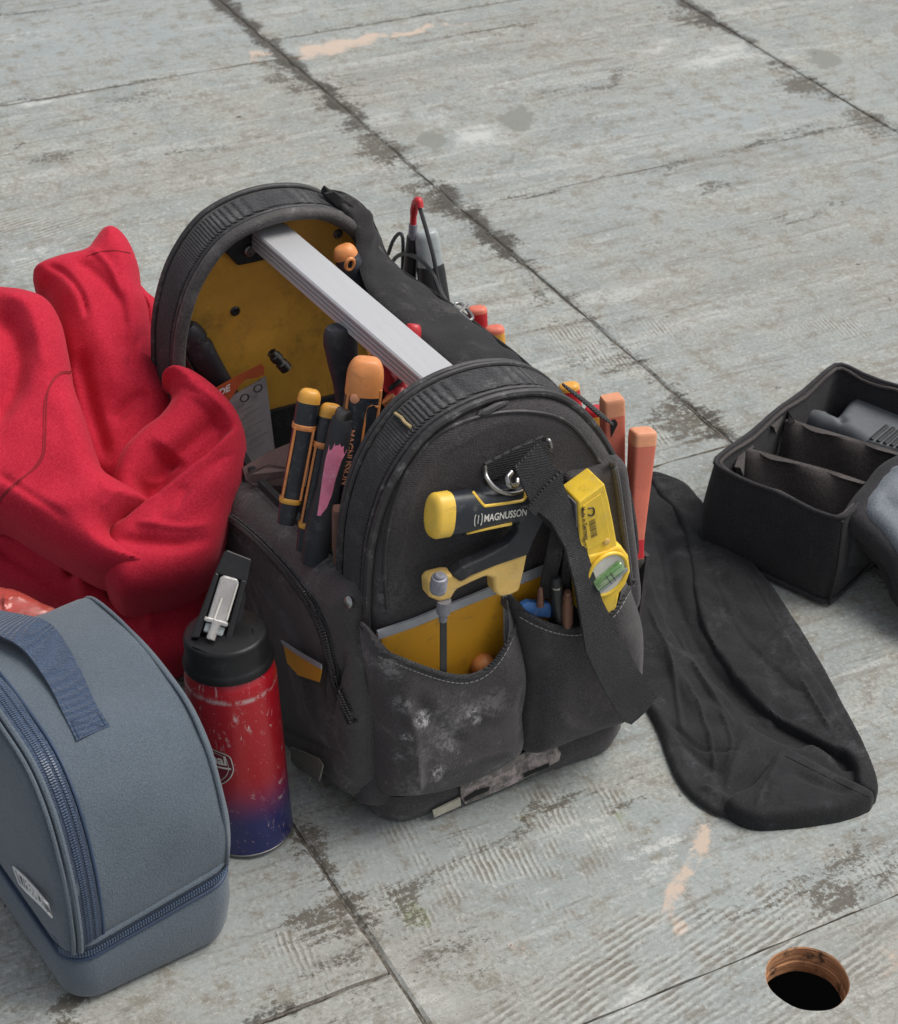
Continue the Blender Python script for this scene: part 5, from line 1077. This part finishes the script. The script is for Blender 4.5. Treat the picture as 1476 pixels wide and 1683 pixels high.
v2, f2 = strip2d([(k, .0002) for k in np.linspace(-.004, .022, 12)], .0018); mesh('cannon_barrel', [oncyl(*p) for p in v2], f2, M['offwhite'], crest)
v2, f2 = strip2d([(-.020, -.0036), (-.012, -.0022), (-.004, .0002)], .0016); mesh('cannon_tail', [oncyl(*p) for p in v2], f2, M['offwhite'], crest)
v2, f2 = strip2d([(.003 + .0052 * math.cos(k), -.0038 + .0052 * math.sin(k)) for k in np.linspace(0, 2 * math.pi, 24, endpoint=False)], .0009, True); mesh('cannon_wheel', [oncyl(*p) for p in v2], f2, M['offwhite'], crest)
for k in range(3):
    c_, s_ = math.cos(k * math.pi / 3 + .3) * .0048, math.sin(k * math.pi / 3 + .3) * .0048; v2, f2 = strip2d([(.003 - c_, -.0038 - s_), (.003 + c_, -.0038 + s_)], .0006); mesh('wheel_spoke', [oncyl(*p) for p in v2], f2, M['offwhite'], crest)

# ================================================================== LUNCH BAG
LA = math.radians(6.2); e1 = V(math.cos(LA), math.sin(LA), 0); e2 = V(-math.sin(LA), math.cos(LA), 0); LO = V(.2965, 1.016, 0) - e1 * .0125; LW = .1435
lunch = thing('lunch_bag', 'slate blue arched lunch bag with navy zips and carrying handle', 'lunch bag', LO + e1 * LW / 2 + e2 * .12)
def lb(u, v_, z_): return LO + e1 * u + e2 * v_ + V(0, 0, z_ + .024 * min(max(u / LW, 0), 1) * min(max(z_ / .055, 0), 1) * min(max((.19 - z_) / .12, 0), 1))
bp_ = [(.0025, .0605), (.001, .08), (.004, .115), (.013, .15), (.030, .184), (.057, .206), (.098, .213), (.145, .2145), (.19, .209), (.222, .198), (.240, .172), (.250, .12), (.252, .0605)]
BPc = catmull([np.array(p) for p in bp_], 6); cen = np.array((.125, .09))
def inset(P, d):
    out = []
    for i, p in enumerate(P):
        t_ = nrm(P[min(i + 1, len(P) - 1)] - P[max(i - 1, 0)]); n_ = np.array([t_[1], -t_[0]]); out.append(p + n_ * d)
    return out
us = [(0, .012), (.0012, .007), (.004, .003), (.009, .0006), (.014, 0), (.022, -.0003), (.03, -.0006), (.045, -.0010), (.065, -.0014), (.085, -.0010), (.10, -.0006), (.115, -.0002), (LW - .014, 0), (LW - .009, .0006), (LW - .004, .003), (LW - .0012, .007), (LW, .012)]
v = []; f = []; n = len(BPc)
for u_, d_ in us:
    for q in inset(BPc, d_): v.append(lb(u_, q[0] + min(max((q[1] - .065) / .05, 0), 1) * (.0014 * math.sin(u_ * 55 + q[1] * 38) + .0008 * math.sin(u_ * 130 - q[1] * 75)), q[1] + .0010 * math.sin(u_ * 60 + q[0] * 50)))
for i in range(len(us) - 1):
    for k in range(n - 1): f.append((i * n + k, i * n + k + 1, (i + 1) * n + k + 1, (i + 1) * n + k))
b_ = len(v)
for side, i in ((0, 0), (1, len(us) - 1)):   # slightly puffed faces
    c0 = len(v); ring_ = [i * n + k for k in range(n)]
    prev = ring_
    for j, sc_ in enumerate((.8, .55, .3, .08)):
        new = []
        for k in range(n):
            p = np.array(inset(BPc, .012)[k]); q = cen * (1 - sc_) + p * sc_; new.append(len(v)); v.append(lb((-.004, LW + .004)[side] * 1 + (0 if side == 0 else 0) if j > 0 else (-.0025 if side == 0 else LW + .0025), q[0], q[1]))
        for k in range(n - 1): f.append((prev[k], prev[k + 1], new[k + 1], new[k]) if side else (prev[k + 1], prev[k], new[k], new[k + 1]))
        f.append((prev[n - 1], prev[0], new[0], new[n - 1]) if side else (prev[0], prev[n - 1], new[n - 1], new[0])); prev = new
    f.append(tuple(prev))
body = mesh('body', v, f, M['lunch'], lunch, angle=80)
def lrr(u0, u1, v0, v1, r, z_): return [lb(x, y, z_) for x, y, _ in rrect(u0, u1, v0, v1, r, 0, 8)]
v, f = stack([lrr(.010, LW - .010, .010, .243, .020, .0008), lrr(.003, LW - .003, .003, .250, .024, .005), lrr(0, LW, 0, .253, .025, .013), lrr(-.002, LW + .002, -.002, .255, .025, .03), lrr(-.001, LW + .001, -.001, .254, .024, .044), lrr(.001, LW - .001, .001, .252, .023, .0505)])
mesh('lower_compartment', v, f, M['lunch'], lunch, angle=80)
v, f = stack([lrr(.0004, LW - .0004, .0004, .2526, .023, .049), lrr(.0004, LW - .0004, .0004, .2526, .023, .0635)]); mesh('zip_tape', v, f, M['navy'], lunch)
for z_, r_ in ((.0645, .0022), (.0495, .0016)):
    ps = lrr(.0002, LW - .0002, .0002, .2525, .023, z_); mesh('piping', *tube(ps + [ps[0]], r_, 8, cap=False), M['navyz'] if r_ < .002 else M['lunch'], lunch)
ps = lrr(-.0010, LW + .0010, -.0010, .2538, .0238, .0560); g = G()
for dz in (-.0015, .0015):
    a, b = dashes([p + V(0, 0, dz) for p in ps], .0011, .0011, .0022, (.2, -1, .3), .0008); g.add(a, b)
mesh('zip_teeth', g.v, g.f, plain('navy_teeth', (.075, .11, .18), .4), lunch, smooth=False, kind='stuff')
# arched zip on the near edge, running over the top
def strip_on(u0, u1, lift, mat, name, par, i0=0, i1=None, th=.0008):
    Q = inset(BPc, -lift)[i0:i1]; return mesh(name, *ribbon([lb(u0, *q) for q in Q], [lb(u1, *q) for q in Q], th), mat, par)
strip_on(.0115, .0275, .0010, M['navy'], 'zip_tape', lunch)
for u_ in (.0295, .0105): mesh('piping', *tube([lb(u_, *q) for q in inset(BPc, -.0010)], .0013 if u_ > .02 else .0024, 8), M['navyz'] if u_ > .02 else M['lunch'], lunch)
g = G()
for u_ in (.0165, .0188, .0235):
    a, b = dashes([lb(u_, *q) for q in inset(BPc, -.0022)], .0011, .0011, .0020, (.1, -.7, .7), .0008); g.add(a, b)
mesh('zip_teeth', g.v, g.f, bpy.data.materials['navy_teeth'], lunch, smooth=False, kind='stuff')
for u_ in (.0055, LW - .0075): mesh('piping', *tube([lb(u_, *q) for q in inset(BPc, .0002)], .0017, 8), M['lunch'], lunch)
# handle and its stitched end
def gus(px, py, lift=0.0):
    d = RM @ np.array([px - CX, -(py - CY), -FPX]); o2 = np.array([(CO - LO) @ e2, CH]); d2 = np.array([d @ e2, d[2]]); best = None; Q = inset(BPc, -lift)
    for p, q in zip(Q, Q[1:]):
        e = q - p; den = d2[0] * e[1] - d2[1] * e[0]
        if abs(den) < 1e-12: continue
        w_ = p - o2; t_ = (w_[0] * e[1] - w_[1] * e[0]) / den; s_ = (w_[0] * d2[1] - w_[1] * d2[0]) / den
        if -.001 <= s_ <= 1.001 and (best is None or t_ < best): best = t_
    return CO + d * best
hL = [((0, 1047), .2205), ((26, 1060), .2230), ((48, 1080), .224), ((81, 1128), .212), ((105, 1176), .194), ((126, 1219), .176)]
hR = [((48, 1014), .2205), ((75, 1022), .2250), ((97, 1042), .224), ((129, 1095), .212), ((157, 1157), .194), ((181, 1195), .176)]
hLp = [at(*p, z=z_) for p, z_ in hL[:2]] + [gus(*p, l_) for (p, _), l_ in zip(hL[2:], (.008, .005, .0025, .0015))]; hRp = [at(*p, z=z_) for p, z_ in hR[:2]] + [gus(*p, l_) for (p, _), l_ in zip(hR[2:], (.008, .005, .0025, .0015))]
hLp = [hLp[0] + (hLp[0] - hLp[1]) * 2.2 + V(0, 0, -.004)] + hLp; hRp = [hRp[0] + (hRp[0] - hRp[1]) * 2.2 + V(0, 0, -.004)] + hRp
hd = mesh('handle', *ribbon(catmull(hLp, 6), catmull(hRp, 6), .0013), M['navy'], lunch)
def onh(s_, t_): # near stitched end: s across, t back from the end
    a = hLp[-1] + (hLp[-2] - hLp[-1]) * t_; b = hRp[-1] + (hRp[-2] - hRp[-1]) * t_; return a + (b - a) * s_ + V(-.0002, -.0012, .0014)
for pts in (((.1, .06), (.9, .06), (.9, .72), (.1, .72), (.1, .06)), ((.1, .06), (.9, .72)), ((.9, .06), (.1, .72))):
    mesh('stitching', *tube([onh(*p) for p in pts], .0004, 5), M['navyz'], hd)
# small printed badge on the face
fx = -.0062
def lf(px, py): P_ = lb(fx, 0, 0); return atp(px, py, P_, e1)
hexo = [lf(*p) for p in ((22, 1425), (40, 1441), (60, 1463), (79, 1487), (85.5, 1507), (68, 1488), (45, 1466), (32, 1452))]
v, f = tube(hexo + [hexo[0]], .0009, 6, cap=False); bd2 = mesh('badge', v, f, M['white'], lunch)
hexi = [line3(np.mean(hexo, 0), p, .80) for p in hexo]; mesh('badge_line', *tube(hexi + [hexi[0]], .0006, 6, cap=False), M['white'], bd2)
a, b = lf(35, 1448), lf(79, 1497); c_ = lf(34, 1437); xd_ = nrm(b - a); yd_ = nrm((c_ - a) - xd_ * ((c_ - a) @ xd_))
lettering('THERMOS', .0140, line3(a, b, .08) - e1 * .0008, xd_, yd_, M['white'], bd2, .0005, .78 * np.linalg.norm(b - a) / .058)

# ================================================================== BLACK POUCH ON THE FLOOR
pouch = thing('fabric_pouch', 'limp black fabric pouch lying flattened on the boards between bag and case', 'pouch', (.98, 1.15, 0))
PO = Relief([(1040, 800), (1068, 784), (1100, 790), (1128, 802), (1150, 826), (1200, 884), (1262, 964), (1305, 1024), (1345, 1088), (1390, 1174), (1424, 1240), (1441, 1292), (1436, 1314), (1398, 1336), (1310, 1350), (1228, 1351), (1180, 1343), (1140, 1319), (1112, 1286), (1095, 1246), (1078, 1200), (1050, 1150), (1010, 1090), (1000, 950), (1020, 850)],
    V(1.0, 1.15, .0), Z, T=.009, edge=.006, res=.0020, back=0.0, smooth=5, noise=(.0020, 36, 7), rough=.5, base=.0022,
    folds=[('s', [(1085, 870), (1092, 950), (1110, 1040), (1150, 1130), (1195, 1190)], 2, .005, 40), ('r', [(1060, 1000), (1100, 1100), (1120, 1220)], 3, .0035), ('r', [(1120, 1120), (1160, 1210), (1175, 1290)], 3, .003), ('r', [(1100, 1200), (1150, 1240), (1215, 1250)], 3, -.0025), ('r', [(1180, 1180), (1200, 1230), (1190, 1280)], 3, .003), ('r', [(1050, 850), (1085, 890), (1100, 960), (1118, 1030), (1160, 1100), (1215, 1160), (1262, 1192)], 14, -.010), ('r', [(1262, 1194), (1310, 1216), (1352, 1232), (1384, 1256), (1390, 1280)], 12, -.013), ('r', [(1225, 1190), (1270, 1215), (1330, 1240)], 12, -.010),
           ('s', [(1065, 960), (1090, 1020), (1130, 1090), (1180, 1160), (1215, 1215)], 3, -.005, 60), ('r', [(1075, 1050), (1110, 1120), (1150, 1190)], 10, .004), ('r', [(1095, 1190), (1130, 1240), (1190, 1290)], 8, -.003), ('r', [(1150, 1300), (1200, 1330)], 7, .003), ('r', [(1240, 1200), (1215, 1240), (1190, 1310)], 6, .004)])
mesh('cloth', *PO.build(), M['pouch'], pouch, angle=75)
PO2 = Relief([(1070, 790), (1100, 792), (1128, 804), (1152, 828), (1204, 886), (1266, 966), (1308, 1026), (1348, 1090), (1393, 1176), (1427, 1242), (1443, 1292), (1436, 1310), (1410, 1298), (1407, 1272), (1398, 1252), (1380, 1237), (1340, 1216), (1290, 1190), (1250, 1162), (1210, 1122), (1180, 1078), (1155, 1030), (1142, 980), (1135, 930), (1126, 880), (1108, 842), (1082, 815)],
    V(1.0, 1.15, .010), Z, T=.0055, edge=.003, res=.0020, back=.010, smooth=5, noise=(.0016, 44, 17), rough=.6,
    folds=[('r', [(1140, 850), (1185, 960), (1240, 1060), (1320, 1150), (1390, 1230)], 18, -.003), ('s', [(1150, 860), (1172, 950), (1215, 1040), (1280, 1110), (1350, 1175)], 3, .0028, 70), ('r', [(1310, 1120), (1340, 1170), (1370, 1215)], 3, .003), ('s', [(1165, 850), (1215, 930), (1265, 1020), (1330, 1110), (1395, 1215)], 2, -.0025, 40), ('r', [(1200, 900), (1260, 1000), (1310, 1090)], 5, .002)])
mesh('upper_layer', *PO2.build(), M['pouch'], pouch, angle=75)
PO3 = Relief([(1288, 1237), (1330, 1256), (1380, 1282), (1437, 1312), (1400, 1333), (1350, 1343), (1290, 1350), (1236, 1350), (1196, 1330), (1202, 1312), (1232, 1300), (1258, 1270)],
    V(1.0, 1.0, .010), Z, T=.009, edge=.006, res=.0020, back=.010, smooth=3, noise=(.0010, 70, 27), rough=.5,
    folds=[('r', [(1286, 1240), (1264, 1285), (1238, 1342)], 3, .0035), ('r', [(1300, 1280), (1340, 1300), (1400, 1315)], 9, -.0025), ('r', [(1262, 1290), (1252, 1330)], 6, -.003)])
mesh('end_flap', *PO3.build(), M['pouch'], pouch, angle=75, label='dustier end flap with a sewn corner')
mesh('seam', *tube([PO3.pt(*p, .0001) for p in catmull([(1292, 1243), (1330, 1262), (1380, 1287), (1428, 1310)], 5)], .0006, 6), M['strap'], pouch)

# ================================================================== OPEN CASE AT THE RIGHT
c1, c2 = nrm(V(.209, .091, 0)), nrm(V(.060, -.1385, 0)); KO = V(1.057, 1.311, 0); KW, KL, KH = .150, .262, .102
case = thing('padded_case', 'open black padded case with dividers, its lid flopped out to the right', 'case', KO + c1 * KL / 2 + c2 * KW / 2)
def kc(u, v_, z_): return KO + c1 * u + c2 * v_ + V(0, 0, z_)
def krr(m_, r, z_, wav=0.0):
    pts = rrect(m_, KL - m_, m_, KW - m_, max(r, .002), 0, 5); D = []
    for i, (x, y, _) in enumerate(pts):
        x2, y2, _ = pts[(i + 1) % len(pts)]; k_ = max(1, int(math.hypot(x2 - x, y2 - y) / .02))
        for j in range(k_): D.append((x + (x2 - x) * j / k_, y + (y2 - y) * j / k_))
    return [kc(x, y, z_ + wav * (math.sin(x * 60) + math.sin(y * 85 + 1)) + (-.002)) for x, y in D]
NK = 0
lv_ = [krr(.001, .010, .0015), krr(-.0015, .011, .004), krr(-.003, .011, .03), krr(-.004, .011, .05), krr(-.002, .011, .075), krr(.0, .011, .095, .0006), krr(.0005, .011, KH, .0011)]
mN = min(len(l_) for l_ in lv_)
def resamp(l_, n=96):
    L_ = l_ + [l_[0]]; d = np.concatenate([[0], np.cumsum([np.linalg.norm(np.array(b) - np.array(a)) for a, b in zip(L_, L_[1:])])]); P_ = np.array(L_); s_ = np.linspace(0, d[-1], n, endpoint=False); return [np.array([np.interp(x, d, P_[:, k]) for k in range(3)]) for x in s_]
outer_ = [resamp(l_) for l_ in lv_]; inner_ = [resamp(krr(.0050, .008, KH, .0011)), resamp(krr(.0075, .016, .06, .002)), resamp(krr(.010, .015, .012))]
v, f = stack(outer_ + inner_); mesh('body', v, f, M['case'], case, angle=50)
ps = resamp(krr(.0015, .010, KH + .001, .0015)); mesh('piping', *tube(ps + [ps[0]], .0024, 8, cap=False), M['case'], case)
ps = resamp(krr(.0060, .008, KH - .003, .0030)); mesh('lining_edge', *tube(ps + [ps[0]], .0018, 8, cap=False), M['caseb'], case)
ps = resamp(krr(-.0035, .011, .008)); mesh('piping', *tube(ps + [ps[0]], .0022, 8, cap=False), M['case'], case)
mesh('seam', *tube([kc(.0, KW + .002, .004), kc(-.001, KW + .004, .05), kc(.001, KW, KH)], .0016, 6), M['strap'], case)
def divider(pts, lean, zt, lab=None):
    v = []; f = []; P_ = catmull([at(*p, z=zt) for p in pts], 6); n_ = len(P_)
    for j, (z_, k_) in enumerate(((.010, 1.0), (.035, .75), (.06, .45), (.08, .15), (zt - .001, 0.02), (zt, 0), (zt, -.0)) ):
        for i, p in enumerate(P_): q = p + c1 * (lean * k_ + .003 * math.sin(i * .5 + j)) ; v.append(V(q[0], q[1], z_ + (.0015 * math.sin(i * .6) if j >= 4 else 0)))
    m_ = 7
    for i, p in enumerate(P_): v.append(V(*(p + c1 * .005)[:2], zt)); 
    for i, p in enumerate(P_): v.append(V(*(p + c1 * (.005 + lean))[:2], .01))
    for j in range(m_ + 1):
        for i in range(n_ - 1): f.append((j * n_ + i, j * n_ + i + 1, (j + 1) * n_ + i + 1, (j + 1) * n_ + i))
    return mesh('divider', v, f, M['caseb'], case, angle=70, label=lab)
divider([(1222, 738), (1250, 746), (1300, 760), (1360, 776), (1420, 796)], -.020, .088)
divider([(1292, 690), (1320, 700), (1370, 715), (1420, 730), (1476, 748)], -.016, .092)
mesh('lining_fold', *ribbon([at(*p, z=.088) for p in ((1212, 768), (1222, 738), (1238, 732))], [at(*p, z=.03) for p in ((1225, 800), (1235, 770), (1255, 765))], .003), M['caseb'], case)
mesh('lining_fold', *ribbon([at(*p, z=.095) for p in ((1268, 700), (1292, 672), (1302, 694))], [at(*p, z=.035) for p in ((1280, 740), (1302, 720), (1312, 730))], .003), M['caseb'], case)
# lid hanging off the near right edge
LN = nrm(c2 * .55 + Z * .80 - c1 * .15); LP = kc(.02, KW, KH)
def lid_piece(name, outline, off, T, mat, edge=.012, folds=(), par=case, back=.004):
    R_ = Relief(outline, LP + LN * off, LN, T=T, edge=edge, res=.003, back=back, smooth=4, folds=folds, noise=(.0009, 50, 11)); return mesh(name, *R_.build(), mat, par, angle=75)
lid_ = lid_piece('lid', [(1386, 856), (1392, 836), (1408, 812), (1424, 794), (1444, 768), (1468, 752), (1520, 735), (1680, 780), (1720, 1000), (1600, 1080), (1500, 1020), (1478, 985), (1462, 938), (1440, 910), (1410, 882), (1392, 868)], -.012, .016, M['case'])
lid_piece('lid_panel', [(1422, 850), (1424, 822), (1440, 800), (1458, 778), (1490, 766), (1660, 800), (1690, 980), (1560, 990), (1500, 950), (1470, 905), (1445, 872)], .0015, .012, M['lid'], .014, [('r', [(1440, 800), (1450, 830), (1476, 850)], 14, -.004)], lid_)
lid_piece('lid_edge', [(1388, 862), (1396, 856), (1425, 880), (1452, 905), (1468, 935), (1480, 975), (1500, 1010), (1470, 985), (1458, 950), (1440, 920), (1412, 893)], -.024, .012, M['case'], .008, (), lid_)
mesh('side_webbing', *ribbon([kc(.02, KW + .004, .078), kc(.05, KW + .008, .070), kc(.085, KW + .006, .055)], [kc(.02, KW + .004, .040), kc(.05, KW + .008, .028), kc(.085, KW + .006, .012)], .002), M['web'], case)
# grey tool lying in the far compartment
GP = at(1400, 700, z=.058)
gd = thing('grey_device', 'grey plastic device with black cooling slats lying in the far part of the case', 'device', V(GP[0], GP[1], .012))
dv = plain('slate_grey_casing', (.12, .13, .14), .5, wear=.4, wearcol=(.2, .2, .2))
GR = Relief([(1318, 690), (1335, 684), (1356, 688), (1374, 694), (1398, 666), (1430, 658), (1500, 690), (1560, 740), (1500, 790), (1440, 760), (1400, 728), (1370, 712), (1340, 702)], GP, Z, T=.014, edge=.012, back=.04, smooth=4, folds=[('r', [(1370, 690), (1385, 712)], 6, -.006)])
mesh('casing', *GR.build(), dv, gd)
for i in range(6):
    x_ = 1432 + i * 11; y_ = 722 + i * 3.4
    mesh('slat', *tube([GR.pt(x_, y_, .001), GR.pt(x_ + 26, y_ - 22, .001)], .0026, 6, flat=.6), M['black'], gd)
mesh('slat_frame', *tube([GR.pt(1424, 728, .001), GR.pt(1500, 750, .001)], .0035, 6), M['black'], gd)
